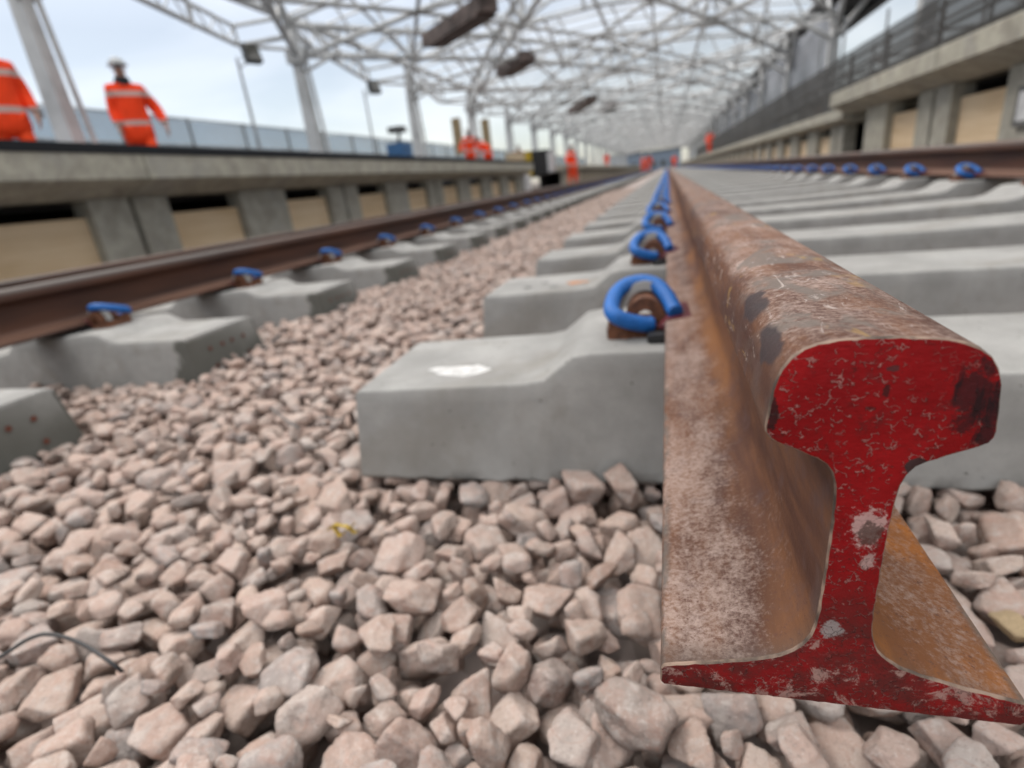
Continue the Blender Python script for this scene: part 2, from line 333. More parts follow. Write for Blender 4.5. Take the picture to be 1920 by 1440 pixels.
M['bluenet'] = m_net('blue_debris_netting', (.20, .37, .58), .7); M['darknet'] = m_net('dark_debris_netting', (.042, .038, .034), .82); M['sheet'] = m_net('pale_scaffold_sheeting', (.42, .45, .50), .8)

# ------------------------------------------------------------------ the ground
def ground():
    b = MB(); n = 40
    b.add([(-600, -60, -.33), (600, -60, -.33), (600, 900, -.33), (-600, 900, -.33)], [(0, 1, 2, 3)])
    tag(b.build('ground', M['earth']), kind='structure')
    # bed of ballast fines under the loose stones, gently uneven
    b = MB(); xs = np.linspace(-4.4, 2.5, 60); ys = np.concatenate([np.linspace(-1.5, 14, 90), np.linspace(15, 170, 60)])
    vs = []
    for y in ys:
        for x in xs: vs.append((x, y, (-.315 if y < 12 else -.26 if y < 14.3 else -.232)+.012*noise.noise(Vector((x*3, y*3, 0)))))
    nx = len(xs); fs = [(j*nx+i, j*nx+i+1, (j+1)*nx+i+1, (j+1)*nx+i) for j in range(len(ys)-1) for i in range(nx-1)]
    b.add(vs, fs)
    t = T('distant_ballast'); v = t.vor(17, out=1); sc = t.n('ShaderNodeSeparateColor'); t.l(v, sc.inputs[0])
    col = t.mix(sc.outputs[0], (.40, .33, .30), (.60, .50, .46)); d = t.vor(17)
    m = t.done(col, .9, 0, t.bump(t.ma('SUBTRACT', 1, d), 1, .03)); tag(b.build('trackbed', m, smooth=60), kind='structure')
ground()

# ------------------------------------------------------------------ rails (bullhead of the flat-bottomed sort)
HALF = [(0, 158.75), (8, 158.6), (16, 157.9), (22, 156.7), (26.5, 154.8), (30.3, 151.7), (33, 147.6), (34.8, 142), (35.8, 134), (36.5, 125.5), (36.2, 123.2), (34.8, 121.2), (32.5, 119.6), (18, 113.4), (14.6, 111.2), (12.3, 108), (10.9, 103.5), (10.2, 97), (9.7, 85), (9.7, 60), (9.9, 48), (10.4, 40), (11.6, 34.5), (14, 29.5), (17.5, 25.8), (22.5, 22.6), (30, 19.6), (48, 15.2), (66, 11.6), (68.6, 10.8), (69.85, 9.0), (69.85, 1.8), (68.5, .1), (35, 0)]
PROF = [(u/1000, v/1000) for u, v in HALF]+[(-u/1000, v/1000) for u, v in HALF[::-1] if u != 0 or v == 0]
def densify(P, step=.0025):
    out = []
    for i, p in enumerate(P):
        q = P[(i+1) % len(P)]; d = math.dist(p, q); k = max(1, int(d/step))
        for j in range(k): out.append((p[0]+(q[0]-p[0])*j/k, p[1]+(q[1]-p[1])*j/k))
    return out
def rail(x, z, cant, near=False, y0=-1.2, y1=170):
    b = MB()
    if near:
        P = densify(PROF); cy = lambda u, v: .0709*u+.0666*v
        def ring(dy, shrink, wob=0):
            r = []
            for i, (u, v) in enumerate(P):
                a = P[i-1]; c = P[(i+1) % len(P)]; tx, tz = c[0]-a[0], c[1]-a[1]; l = math.hypot(tx, tz) or 1
                nx, nz = tz/l, -tx/l   # profile runs clockwise: outward normal is (-tz, tx) or its opposite
                if nx*u+nz*(v-.075) < 0 and False: pass
                s = shrink+wob*noise.noise(Vector((u*260, v*260, 3)))
                r.append((u+nx*s, cy(u, v)+dy+wob*.8*noise.noise(Vector((u*170, v*170, 9))), v+nz*s))
            return r
        sgn = 1
        rings = [ring(.0016, .0000, .00025)]
        for yy in (.004, .01, .02, .04, .07, .11, .16, .22, .3, .4, .55, .8, 1.2, 2, 4, 8, 20, 60, 170): rings.append([(u, yy+cy(u, v), v) for u, v in P])
        b.loft(rings, cap=False); n0 = len(P)
        o = b.build('running_rail', M['rail'], smooth=35)
        c = MB(); r0 = ring(.0018, 0, .00025); 
        # which way is inward: test with the area
        def shr(k, dy, wob):
            r = []
            for i, (u, v) in enumerate(P):
                a = P[i-2]; e = P[(i+2) % len(P)]; tx, tz = e[0]-a[0], e[1]-a[1]; l = math.hypot(tx, tz) or 1
                nx, nz = -tz/l, tx/l
                k2 = k*(1+.8*noise.noise(Vector((u*300, v*300, 5))))
                r.append((u+nx*k2*INW, cy(u, v)+dy+wob*noise.noise(Vector((u*170, v*170, 9))), v+nz*k2*INW))
            return r
        area = sum(P[i][0]*P[(i+1) % len(P)][1]-P[(i+1) % len(P)][0]*P[i][1] for i in range(len(P)))
        INW = 1 if area > 0 else -1
        c.mi = 1; c.loft([r0, shr(.0001, .0009, .0002), shr(.0006, .0002, .0002)], cap=False); c.mi = 0; c.loft([shr(.0006, .0002, .0002), shr(.0013, 0, 0)], cap=False)
        n = len(P)
        c.f.append([4*n+j for j in range(n)]); c.m.append(0)
        cap = c.build('painted_end', [M['red'], M['rim']], o, smooth=25); cap['label'] = 'sawn rail end face painted deep red, chipped and flaking'
    else:
        P = PROF; rings = [[(u, yy, v) for u, v in P] for yy in (y0, 0, 2, 5, 10, 20, 50, 100, y1)]; b.loft(rings)
        o = b.build('running_rail', M['rail2'], smooth=35)
    o.location = (x, 0, z); o.rotation_euler = (0, cant, 0)
    return o
XR, ZL = -1.955, -.062
tag(rail(0, 0, .0413, True), 'rusty rail with its sawn end painted red, running away from the camera on blue clips', 'rail')
tag(rail(1.505, 0, -.05), 'dark rusty rail of the near track beside the right platform', 'rail')
tag(rail(XR, ZL, -.0865), 'dark brown rail across the ballast on the left with blue clips on its near side', 'rail')
tag(rail(XR-1.505, ZL-.055, .0135), 'dark brown rail closest to the left platform wall, mostly hidden behind another rail', 'rail')

# ------------------------------------------------------------------ sleepers with their fastenings
def sleeper_mesh(seed, H=1.3075, ez=-.061):
    rr = random.Random(seed); w0 = (ez+.061)
    zs = [(-H, ez), (-1.03, ez+.006), (-1.0, ez+.011), (-.955, -.016), (-.93, -.012), (-.60, -.012), (-.58, -.016), (-.53, -.048), (-.49, -.056), (0, -.06)]
    def top(x):
        a = -abs(x)
        for (x0, z0), (x1, z1) in zip(zs, zs[1:]):
            if x0 <= a <= x1: return z0+(z1-z0)*(a-x0)/(x1-x0)
        return -.06
    xs = sorted(set([round(-H+i*2*H/104, 4) for i in range(105)]+[s*x for x, _ in zs for s in (1, -1)]))
    b = MB(); rings = []
    def ring(x, xin=0.0, k=0.0):
        t = top(x)-k; w = .136-k; zb = -.213
        jb = .0028*noise.noise(Vector((x*30, seed*7, 0)))+.002*rr.uniform(-1, 1)
        sg = (1 if x > 0 else -1)*xin; f = lambda h: x+sg*h
        c = .0042+.0035*noise.noise(Vector((x*55, seed, 5)))+.002*noise.noise(Vector((x*140, seed, 8)))
        lo = [(f(.016), -.150+k+jb, zb+.006+jb), (f(.0155), -.1485+k, zb+.022), (f(.0045), -w-.0035, t-.028), (f(.0032), -w-.0012, t-c-.002), (f(0), -w+c*.35, t-c*.3), (f(0), -w+c, t)]
        lo2 = [(p[0], -p[1], p[2]) for p in lo[::-1]]
        return lo+lo2+[(f(.014), .146-k, zb+jb), (f(.014), 0, zb), (f(.014), -.146+k, zb+jb)]
    e = max(xs)
    rings.append(ring(-e, 1, .006)); rings[0] = [(p[0]+0, p[1], p[2]) for p in rings[0]]
    r1 = [(p[0]+.004 if True else p[0], p[1], p[2]) for p in ring(-e, 1)]; rings.append(r1)
    for x in xs[2:-2]: rings.append(ring(x))
    rings.append([(p[0]-.004, p[1], p[2]) for p in ring(e, 1)]); rings.append(ring(e, 1, .006))
    b.loft(rings)
    b.mi = 1
    for s in (-1, 1):
        for (yy, zz) in ((-.07, -.10), (.07, -.10), (-.07, -.155), (.07, -.155), (-.02, -.10), (.02, -.10)):
            xx = s*(H+.0035+.016*((ez-zz)/.15)); rad = .007
            b.add([(xx+s*.0006, yy+rad*math.cos(a*PI/4), zz+rad*math.sin(a*PI/4)) for a in range(8)], [tuple(range(8))])
    return b.mesh('concrete_sleeper', 32)
SLM = [sleeper_mesh(s) for s in (1, 2, 3)]; SLD = [sleeper_mesh(s, 1.293, -.052) for s in (4, 5, 6)]
for me in SLM:
    me.materials.append(M['concrete']); me.materials.append(M['rust_spot'])
for me in SLD: me.materials.append(M['damp']); me.materials.append(M['rust_spot'])
def catmull(P, n=8):
    P = [Vector(p) for p in P]; out = []
    Q = [P[0]*2-P[1]]+P+[P[-1]*2-P[-2]]
    for i in range(1, len(Q)-2):
        for j in range(n):
            t = j/n; a, b, c, d = Q[i-1:i+3]
            out.append(.5*((2*b)+(c-a)*t+(2*a-5*b+4*c-d)*t*t+(3*b-a-3*c+d)*t**3))
    out.append(P[-1]); return out
def clip_mesh(hi=True):
    # +x is towards the rail; sprung bar bent like a letter e
    path = [(.018, -.050, .008), (.002, -.056, .010), (-.024, -.064, .019), (-.041, -.067, .028), (-.049, -.058, .034), (-.050, -.040, .041), (-.044, -.008, .053), (-.026, .014, .063), (.000, .022, .066), (.024, .014, .060), (.041, -.010, .045), (.050, -.034, .030), (.053, -.050, .026)]
    pts = catmull(path, 5 if hi else 1); b = MB(); k = len(pts); r = .0132
    b.tube(pts, [r*.8]+[r]*(k-2)+[r*.86], 14 if hi else 6); return b.mesh('rail_clip', 60)
def shoulder_mesh():
    b = MB(); b.box(-.052, .020, -.048, .034, -.014, .004); b.box(-.048, -.020, -.052, -.02, -.012, .018)
    # hump with a hole for the bar
    n = 10; outer = []; 
    for y in (-.030, .030):
        o = [(.004+.029*math.cos(PI*j/n), y, .008+.036*math.sin(PI*j/n)) for j in range(n+1)]; i = [(.004+.013*math.cos(PI*j/n), y, .008+.017*math.sin(PI*j/n)) for j in range(n, -1, -1)]
        outer.append(o+i)
    b.loft(outer); b.box(.02, .036, -.03, .02, -.014, .006)
    return b.mesh('shoulder', 40)
def liner_mesh():
    b = MB(); n = 12; R_ = []
    for y in (.004, .016):
        R_.append([(.004+.045*math.cos(PI*j/n), y, .010+.052*math.sin(PI*j/n)) for j in range(n+1)]+[(.004+.033*math.cos(PI*j/n), y, .010+.038*math.sin(PI*j/n)) for j in range(n, -1, -1)])
    b.loft(R_); return b.mesh('clip_liner', 40)
def box_mesh(name, *a):
    b = MB(); b.box(*a); me = b.mesh(name); bm = bmesh.new(); bm.from_mesh(me)
    bmesh.ops.bevel(bm, geom=bm.edges, offset=.002, segments=2, affect='EDGES'); bm.to_mesh(me); bm.free()
    me.polygons.foreach_set('use_smooth', [True]*len(me.polygons)); me.set_sharp_from_angle(angle=.6); return me
def ins_mesh():
    b = MB(); b.loft([[(x, y0, z) for x, z in ((.022, .004), (.034, .016), (.066, .0205), (.070, .0185), (.070, .0145), (.040, .0105), (.030, .0))] for y0 in (-.056, -.05, .0, .03)])
    b.tube([(.030, -.056, .006), (.052, -.060, .0125), (.068, -.056, .0165)], .0045, 8); return b.mesh('insulator', 40)
CL_HI, CL_LO, SHO, INS = clip_mesh(), clip_mesh(False), shoulder_mesh(), ins_mesh()
PAD = box_mesh('rail_pad', -.078, .078, -.085, .085, -.0115, -.001)
LIN = liner_mesh()
TAB = box_mesh('insulator_tab', .006, .034, -.082, -.052, -.011, .0)
for me, m in ((CL_HI, 'blue'), (CL_LO, 'blue'), (SHO, 'iron'), (INS, 'maroon'), (PAD, 'black'), (TAB, 'black'), (LIN, 'liner')): me.materials.append(M[m])
def fasten(root, full, inner=True, outer=True):
    for sx in (-1, 1):
        xr = sx*.7525
        for side in (-1, 1):
            keep = (side == sx and outer) or (side != sx and inner)
            if not keep: continue
            x = xr+side*.105; rz = 0 if side < 0 else PI
            flip = (1, 1, 1)
            def put(name, me):
                o = link(name, me, None, root, (x, -.02, 0), (0, 0, rz)); o.scale = (.88,)*3 if name == 'rail_clip' else (1,)*3; return o
            put('rail_clip', CL_HI if full else CL_LO)
            if full: put('shoulder', SHO); put('clip_liner', LIN); put('insulator', INS); put('pad_tab', TAB)
        if full: link('rail_pad', PAD, None, root, (xr, 0, 0))
def spl(k): return ('first', 'second', 'third', 'fourth', 'fifth', 'sixth', 'seventh')[k]
FULL, CLIPPED, FAR = 24, 110, 250
for track, (tx, ty, tz, meshes, grp, k0) in {'near': (.7525, .672, 0, SLM, 'sleepers under the red-ended rail', 0), 'left': (XR-.7525, 1.125, ZL, SLD, 'sleepers of the left track', -1)}.items():
    protos = {}
    far = MB()
    for k in range(k0, FAR):
        lvl = 'full' if k < FULL else ('lo' if k < CLIPPED else 'far')
        y = ty+.65*k
        jy = 0 if k < 1 else .006*math.sin(k*2.3)
        if lvl == 'far' or k >= 150:
            me = meshes[0]
            zc = -.06+tz
            far.box(tx-1.2525, tx+1.2525, y-.14, y+.14, -.21+tz, zc); far.mi = 1
            for xx in (-.7525-.105, -.7525+.105, .7525-.105, .7525+.105): far.box(tx+xx-.045, tx+xx+.045, y-.04, y+.03, -.059+tz, .07+tz)
            far.mi = 0; continue
        if lvl not in protos:
            o = link('concrete_sleeper', meshes[0]); fasten(o, lvl == 'full'); protos[lvl] = o
        else: o = copy_tree(protos[lvl])
        o.data = meshes[k % 3]; rz = .004*math.sin(k*5.1)
        o.location = (tx+.004*math.sin(k*3.7), y+jy, tz); o.rotation_euler = (0, 0, rz)
        if track == 'near' and k == 0:
            rz = .048; o.rotation_euler = (0, 0, rz); o.location = (.7525*math.cos(rz), y-.008+.7525*math.sin(rz), 0)
        if track == 'left': o.rotation_euler = (0, -.0365, rz); o.location.z = tz-.0275
        if track == 'near':
            if k == 0: lab = 'big grey concrete sleeper nearest the camera, with a white splash on its end'
            elif k == 1: lab = 'grey concrete sleeper just behind the nearest one, speckled black and orange on top'
            elif k < 7: lab = 'grey concrete sleeper, %s from the red rail end on the near track' % spl(k)
            elif k < 14: lab = 'grey concrete sleeper among the middle distance ones under the red-ended rail'
            else: lab = 'distant concrete sleeper of the near track, a thin pale line between the rails'
        else:
            if k == -1: lab = 'cropped grey sleeper end at the left edge of the photo above the ballast'
            elif k == 0: lab = 'left track sleeper with a ragged dark patch beside a black cable'
            elif k < 6: lab = 'left track sleeper, %s beyond the one with the black cable' % spl(k-1)
            else: lab = 'distant concrete sleeper of the left track, its dark end facing the ballast'
        tag(o, lab, 'sleeper', grp)
    o = far.build('far_sleeper', [M['concrete'], M['blue']]); tag(o, 'farthest sleepers and clips of the %s track, too small to tell apart' % track, 'sleepers', grp, 'stuff')
SL0 = [o for o in COL.objects if o.get('label', '').startswith('big grey concrete')][0]
SL1 = [o for o in COL.objects if o.get('label', '').startswith('grey concrete sleeper just behind')][0]
M['splash'] = plain('thin_lime_splash', (.74, .73, .71), .9, 0, .25, 60)
def splat(name, parent, x, y, z, rx, ry, m, seed, wob=.35, h=.0012):
    b = MB(); n = 26
    def rg(k, zz): return [(x+rx*k*math.cos(2*PI*i/n)*(1+wob*noise.noise(Vector((math.cos(2*PI*i/n)*.9, math.sin(2*PI*i/n)*.9, seed)))), y+ry*k*math.sin(2*PI*i/n)*(1+wob*noise.noise(Vector((math.cos(2*PI*i/n)*.9+4, math.sin(2*PI*i/n)*.9, seed)))), zz) for i in range(n)]
    b.loft([rg(1, z-.001), rg(.97, z+h*.6), rg(.85, z+h)]); return b.build(name, m, parent, smooth=60)
splat('plaster_splash', SL0, -1.145, -.052, -.0575, .050, .024, M['splash'], 5.7, 1.1)
M['orange_mark'] = plain('orange_mark', (.55, .25, .12), .8); 
for i, (x, y, r) in enumerate(((-1.06, -.03, .022), (-1.16, .0, .008), (-1.12, -.07, .012), (-.99, -.02, .014), (-1.02, -.08, .008), (-1.2, -.05, .007), (-.985, .06, .01))):
    splat('paint_spot', SL1, x, y, -.0575 if x < -1.1 else -.0552, r*1.5, r, M['orange_mark'] if i == 0 else M['black'], i*3.1, .9, .0008)
splat('dirt_stain', SL0, -.37, -.04, -.0585, .07, .02, M['earth'], 8, 1.2, .001)

# ------------------------------------------------------------------ ballast stones
def make_proto(i, lvl):
    rr = random.Random(100+i); bm = bmesh.new(); bmesh.ops.create_icosphere(bm, subdivisions=(2, 3, 4)[lvl], radius=1)
    ax = Vector((1, rr.uniform(.60, .95), rr.uniform(.40, .74)))
    pl = []
    for a in range(3):
        for sg in (-1, 1):
            n = Vector((0, 0, 0)); n[a] = sg; n += Vector((rr.gauss(0, .24), rr.gauss(0, .24), rr.gauss(0, .24))); pl.append((n.normalized(), rr.uniform(.80, 1.0)))
    for _ in range(rr.randint(4, 9)):
        n = Vector((rr.gauss(0, 1), rr.gauss(0, 1), rr.gauss(0, 1))).normalized(); pl.append((n, rr.uniform(.92, 1.16)))
    p = rr.choice((18, 26, 36, 50))
    for v in bm.verts:
        d = v.co.normalized(); t = sum(max(0, n.dot(d)/h)**p for n, h in pl)**(-1/p); v.co = Vector((d.x*t*ax.x, d.y*t*ax.y, d.z*t*ax.z))*.5
    lo = [min(v.co[a] for v in bm.verts) for a in range(3)]; hi = [max(v.co[a] for v in bm.verts) for a in range(3)]; k = .98/(hi[0]-lo[0])
    for v in bm.verts: v.co = Vector([(v.co[a]-(lo[a]+hi[a])/2)*k for a in range(3)])
    bm.normal_update()
    if lvl:
        for v in bm.verts:
            q = v.co*4+Vector((i*7, 0, 0)); v.co += v.normal*(.030*noise.noise(q)+.016*noise.noise(q*2.9)+(.008*noise.noise(q*7)+.004*noise.noise(q*15) if lvl == 2 else 0))
    me = bpy.data.meshes.new('ballast_stone'); bm.to_mesh(me); bm.free()
    me.polygons.foreach_set('use_smooth', [True]*len(me.polygons))
    me.materials.append(M['stone']); return me
NP = 26
P2 = [make_proto(i, 2) for i in range(NP)]; P1 = [make_proto(i, 1) for i in range(NP)]; P0 = [make_proto(i, 0) for i in range(NP)]
def arr(me):
    v = np.empty(len(me.vertices)*3); me.vertices.foreach_get('co', v); me.calc_loop_triangles()
    t = np.empty(len(me.loop_triangles)*3, int); me.loop_triangles.foreach_get('vertices', t); return v.reshape(-1, 3), t.reshape(-1, 3)
A2, A1, A0 = [arr(m) for m in P2], [arr(m) for m in P1], [arr(m) for m in P0]
def samples(a):
    v, t = a; out = [v]
    for w in ((.34, .33, .33), (.6, .2, .2), (.2, .6, .2), (.2, .2, .6), (.5, .5, 0), (0, .5, .5), (.5, 0, .5)): out.append(v[t[:, 0]]*w[0]+v[t[:, 1]]*w[1]+v[t[:, 2]]*w[2])
    return np.concatenate(out)
S2 = [samples(a) for a in A2]; print('proto sizes', [(len(a[0]), len(b[0]), len(c[0])) for a, b, c in zip(A2, A1, A0)])
def rotm(ax, ay, az):
    return np.array((Matrix.Rotation(az, 3, 'Z') @ Matrix.Rotation(ay, 3, 'Y') @ Matrix.Rotation(ax, 3, 'X')))
def target(x, y):
    z = -.222+.030*np.clip((y-.75)/.6, 0, 1)*np.clip((-.42-x)/.12, 0, 1)*np.clip((x+1.75)/.25, 0, 1)
    z = z-.018*np.clip((-x-1.3)/.3, 0, 1)
    return z
def pack(x0, x1, y0, y1, tgt, n, cell=.0045, wrap=False, size=(.028, .048, .088), seed=3, stones=None):
    rng = np.random.default_rng(seed); nx, ny = int((x1-x0)/cell), int((y1-y0)/cell)
    gx, gy = np.meshgrid(x0+(np.arange(nx)+.5)*cell, y0+(np.arange(ny)+.5)*cell, indexing='ij')
    TG = tgt(gx, gy); H = TG-.095+.012*rng.random(TG.shape); out = []
    D = H-TG
    for it in range(n):
        late = it > n*.55
        c = rng.integers(0, nx, 14 if late else 7); e = rng.integers(0, ny, 14 if late else 7); b = int(np.argmin(D[c, e])); i, j = c[b], e[b]
        if late and D[i, j] > -.016: continue
        p = rng.integers(NP); s = float(rng.triangular(*size))
        if late: s *= .72
        tl = .35 if rng.random() < .65 else 1.4
        R = rotm(rng.normal(0, tl), rng.normal(0, tl), rng.random()*2*PI)
        q = (S2[p]*s) @ R.T
        ix = np.round(q[:, 0]/cell).astype(int)+i; iy = np.round(q[:, 1]/cell).astype(int)+j
        if wrap: ix %= nx; iy %= ny
        else:
            if ix.min() < 0 or iy.min() < 0 or ix.max() >= nx or iy.max() >= ny: continue
        low = np.full(ix.max()*0+1, 0)
        flat = ix*ny+iy; z = q[:, 2]
        lowz = H.ravel()[flat]-z
        m = z < 0
        zz = np.percentile(lowz[m], 89)
        if zz+z.max() > TG[i, j]+.022+(.010 if rng.random() < .12 else 0): continue
        Hf = H.reshape(-1); np.maximum.at(Hf, flat, z+zz); D.reshape(-1)[flat] = Hf[flat]-TG.reshape(-1)[flat]
        out.append((p, x0+(i+.5)*cell, y0+(j+.5)*cell, zz, s, R))
    return out
def merged(name, items, A, mat, label=None, kind='stuff'):
    vs, ts, off = [], [], 0
    for (p, x, y, z, s, R) in items:
        v, t = A[p]; vs.append((v*s) @ R.T+np.array((x, y, z))); ts.append(t+off); off += len(v)
    v = np.concatenate(vs); t = np.concatenate(ts); me = bpy.data.meshes.new(name)
    me.vertices.add(len(v)); me.vertices.foreach_set('co', v.ravel().astype(np.float32)); me.loops.add(len(t)*3); me.loops.foreach_set('vertex_index', t.ravel().astype(np.int32))
    me.polygons.add(len(t)); me.polygons.foreach_set('loop_start', np.arange(0, len(t)*3, 3, dtype=np.int32)); me.polygons.foreach_set('loop_total', np.full(len(t), 3, np.int32))
    me.polygons.foreach_set('use_smooth', np.ones(len(t), bool)); me.update(calc_edges=True)
    o = link(name, me, mat); return o
near = pack(-2.15, 1.15, -.35, 3.5, target, 38000)
# special stones are placed by hand: drop packed stones that would sit inside them
def mk(p, x, y, z, s, rx, ry, rz): return (p, x, y, z, s, rotm(rx, ry, rz))
def boxiness(k):
    v = A2[k][0]; e = v.max(0)-v.min(0); b = bmesh.new(); b.from_mesh(P2[k]); vol = b.calc_volume(); b.free(); return vol/(e[0]*e[1]*e[2])-abs(e[1]/e[0]-.6)*.3
c1 = px(1172, 918, 1, .485); c2 = px(1185, 1335, 2, -.205); c3 = px(1903, 1165, 2, -.205)
BOX = max(range(NP), key=boxiness)
special = [(mk(3, c1.x, c1.y, c1.z, .062, .3, 1.25, 1.0), 'pinkish stone propped against the nearest sleeper close to the rail foot', 'stone_lean'),
           (mk(BOX, c2.x, c2.y, c2.z-.002, .070, .15, .15, -.45), 'large blocky pink ballast stone just left of the red rail foot', 'stone_block'),
           (mk(11, c3.x, c3.y, c3.z-.006, .036, .2, .2, .4), 'ballast stone marked with yellow at the right edge of the photo', 'stone_yellow')]
near = [it for it in near if all((it[1]-s[0][1])**2+(it[2]-s[0][2])**2 > ((it[4]+s[0][4])*.36)**2 or it[3] < s[0][3]-.035 for s in special)]
def score(it):
    q = Vector(it[1:4])-CP; d = q.dot(CD)
    if d < .05: return 0
    X, Y = q.dot(CR)/d*994.58+960, 720-q.dot(CU)/d*994.58
    if not (-40 < X < 1960 and 300 < Y < 1500): return 0
    if it[3] < target(it[1], it[2])-.034: return 0
    return it[4]/d
sc = sorted(range(len(near)), key=lambda i: -score(near[i])); top = [i for i in sc[:297] if score(near[i]) > 0]; ts = set(top)
for i in top:
    p, x, y, z, s, R = near[i]; o = link('ballast_stone', P2[p], None, None, (x, y, z)); o.rotation_euler = Matrix(R.tolist()).to_euler(); o.scale = (s,)*3
    far_ = ('at the foot of it' if y > .40 else 'a few rows nearer' if y > .28 else 'much nearer the camera' if y > .17 else 'at the photo bottom edge')
    if x > .03: lab = 'pinkish ballast stone right of the red-ended rail, '+('in the shade of the sleeper' if y > .42 else 'beside the orange rust of the rail foot' if y > .25 else 'under and below the red rail foot')
    elif x > -.16: lab = 'pinkish ballast stone between rail foot and sleeper ramp, '+far_
    elif x > -.33: lab = 'pinkish grey ballast stone below the nearest sleeper, '+far_
    elif x > -.56: lab = 'pale ballast stone below the white-splashed sleeper end, '+far_
    elif y < .22: lab = 'pale pink ballast stone round the black cable at the lower left'
    elif y < .6: lab = 'pale pink ballast stone in the open bed left of the nearest sleeper'
    else: lab = 'pale pink ballast stone between the nearest sleeper and the left track'
    tag(o, lab, 'stone', 'loose ballast stones nearest the camera')
M['ystone'] = plain('yellow_marked_stone', (.46, .34, .20), .9, 0, .3, 40)
for it, lab, nm in special:
    p, x, y, z, s, R = it
    me = P2[p] if nm != 'stone_yellow' else P2[p].copy()
    if nm == 'stone_yellow': me.materials.clear(); me.materials.append(M['ystone'])
    o = link('ballast_stone', me, None, None, (x, y, z)); o.rotation_euler = Matrix(R.tolist()).to_euler(); o.scale = (s,)*3; tag(o, lab, 'stone')
rest = [it for i, it in enumerate(near) if i not in ts]
close = [it for it in rest if it[2] < 1.3]; mid = [it for it in rest if it[2] >= 1.3]
# farther bed: packed square laid out again and again, turned each time
tile = pack(0, 1.2, 0, 1.2, lambda x, y: -.222+0*x, 4200, wrap=True, seed=9)
farst = []
for i in range(-4, 3):
    for j in range(0, 9):
        X0, Y0 = i*1.2+.05, 3.45+j*1.2
        if X0 > 2.3: continue
        k = random.randrange(4); Rz = rotm(0, 0, k*PI/2)
        for (p, x, y, z, s, R) in tile:
            if z < -.246: continue
            q = Rz @ np.array((x-.6, y-.6, 0)); xx, yy = X0+.6+q[0], Y0+.6+q[1]
            farst.append((p, xx, yy, z+float(target(xx, yy))+.222, s, Rz @ R))
def both(name, a, b_, c_):
    o1 = merged(name, a, A1, M['stone']); o2 = merged(name, b_, A0, M['stone']); o3 = merged(name, c_, A0, M['stone'])
    tag(o1, 'small pinkish stones filling the gaps of the ballast nearest the camera', 'ballast', None, 'stuff')
    tag(o2, 'pale pink ballast stones spread between the sleeper ends of the two tracks', 'ballast', None, 'stuff')
    tag(o3, 'distant pale ballast between and beside the tracks', 'ballast', None, 'stuff')
both('ballast', close, mid, farst)
print('stones', len(near), len(top), len(farst))

# ------------------------------------------------------------------ litter on the ballast
def cable(name, pts, r, label, cat='cable', m='black'):
    b = MB(); b.tube(catmull(pts, 6), r, 8); return tag(b.build(name, M[m], smooth=60), label, cat)
def P_(x, y, z): v = px(x, y, 2, z); return (v.x, v.y, v.z)
cable('cable', [P_(-140, 1330, -.20), P_(-60, 1262, -.19), P_(0, 1232, -.185), P_(50, 1200, -.182), P_(92, 1189, -.184), P_(150, 1205, -.19), P_(205, 1240, -.197), P_(232, 1262, -.212)], .0021, 'black cable end looping over the stones at the lower left')
cable('cable', [P_(425, 705, -.225), P_(455, 680, -.21), P_(500, 652, -.195), P_(520, 632, -.185), P_(538, 622, -.19)], .005, 'black cable leaning along the dark end of a left track sleeper')
cable('wire_offcut', [P_(505, 762, -.195), P_(540, 790, -.19), P_(562, 802, -.197)], .0022, 'thin grey wire offcut on the stones left of the nearest sleeper', 'wire', 'steel_dark')
cable('wire_offcut', [P_(600, 782, -.19), P_(630, 786, -.187), P_(648, 781, -.19)], .0020, 'short dark wire touching the end of the nearest sleeper', 'wire', 'steel_dark')
def tape():
    b = MB(); c = px(645, 992, 2, -.193); n = 26
    for s in range(2):
        rg = []
        for i in range(n):
            t = i/(n-1); x = -.022+.044*t; w = .006
            z = .005*math.sin(t*6+s*2)+.002*math.sin(t*13); yy = .006*math.sin(t*4+s*3)
            rg.append([(x*(1-.3*s), yy-w, z+.003), (x*(1-.3*s), yy+w, z-.002), (x*(1-.3*s), yy+w, z-.0025), (x*(1-.3*s), yy-w, z+.0025)])
        b.loft(rg)
    o = b.build('tape_scrap', M['yellow'], smooth=60, loc=c, rot=(0, 0, .25)); tag(o, 'crumpled scrap of yellow tape caught between ballast stones', 'tape')
tape()

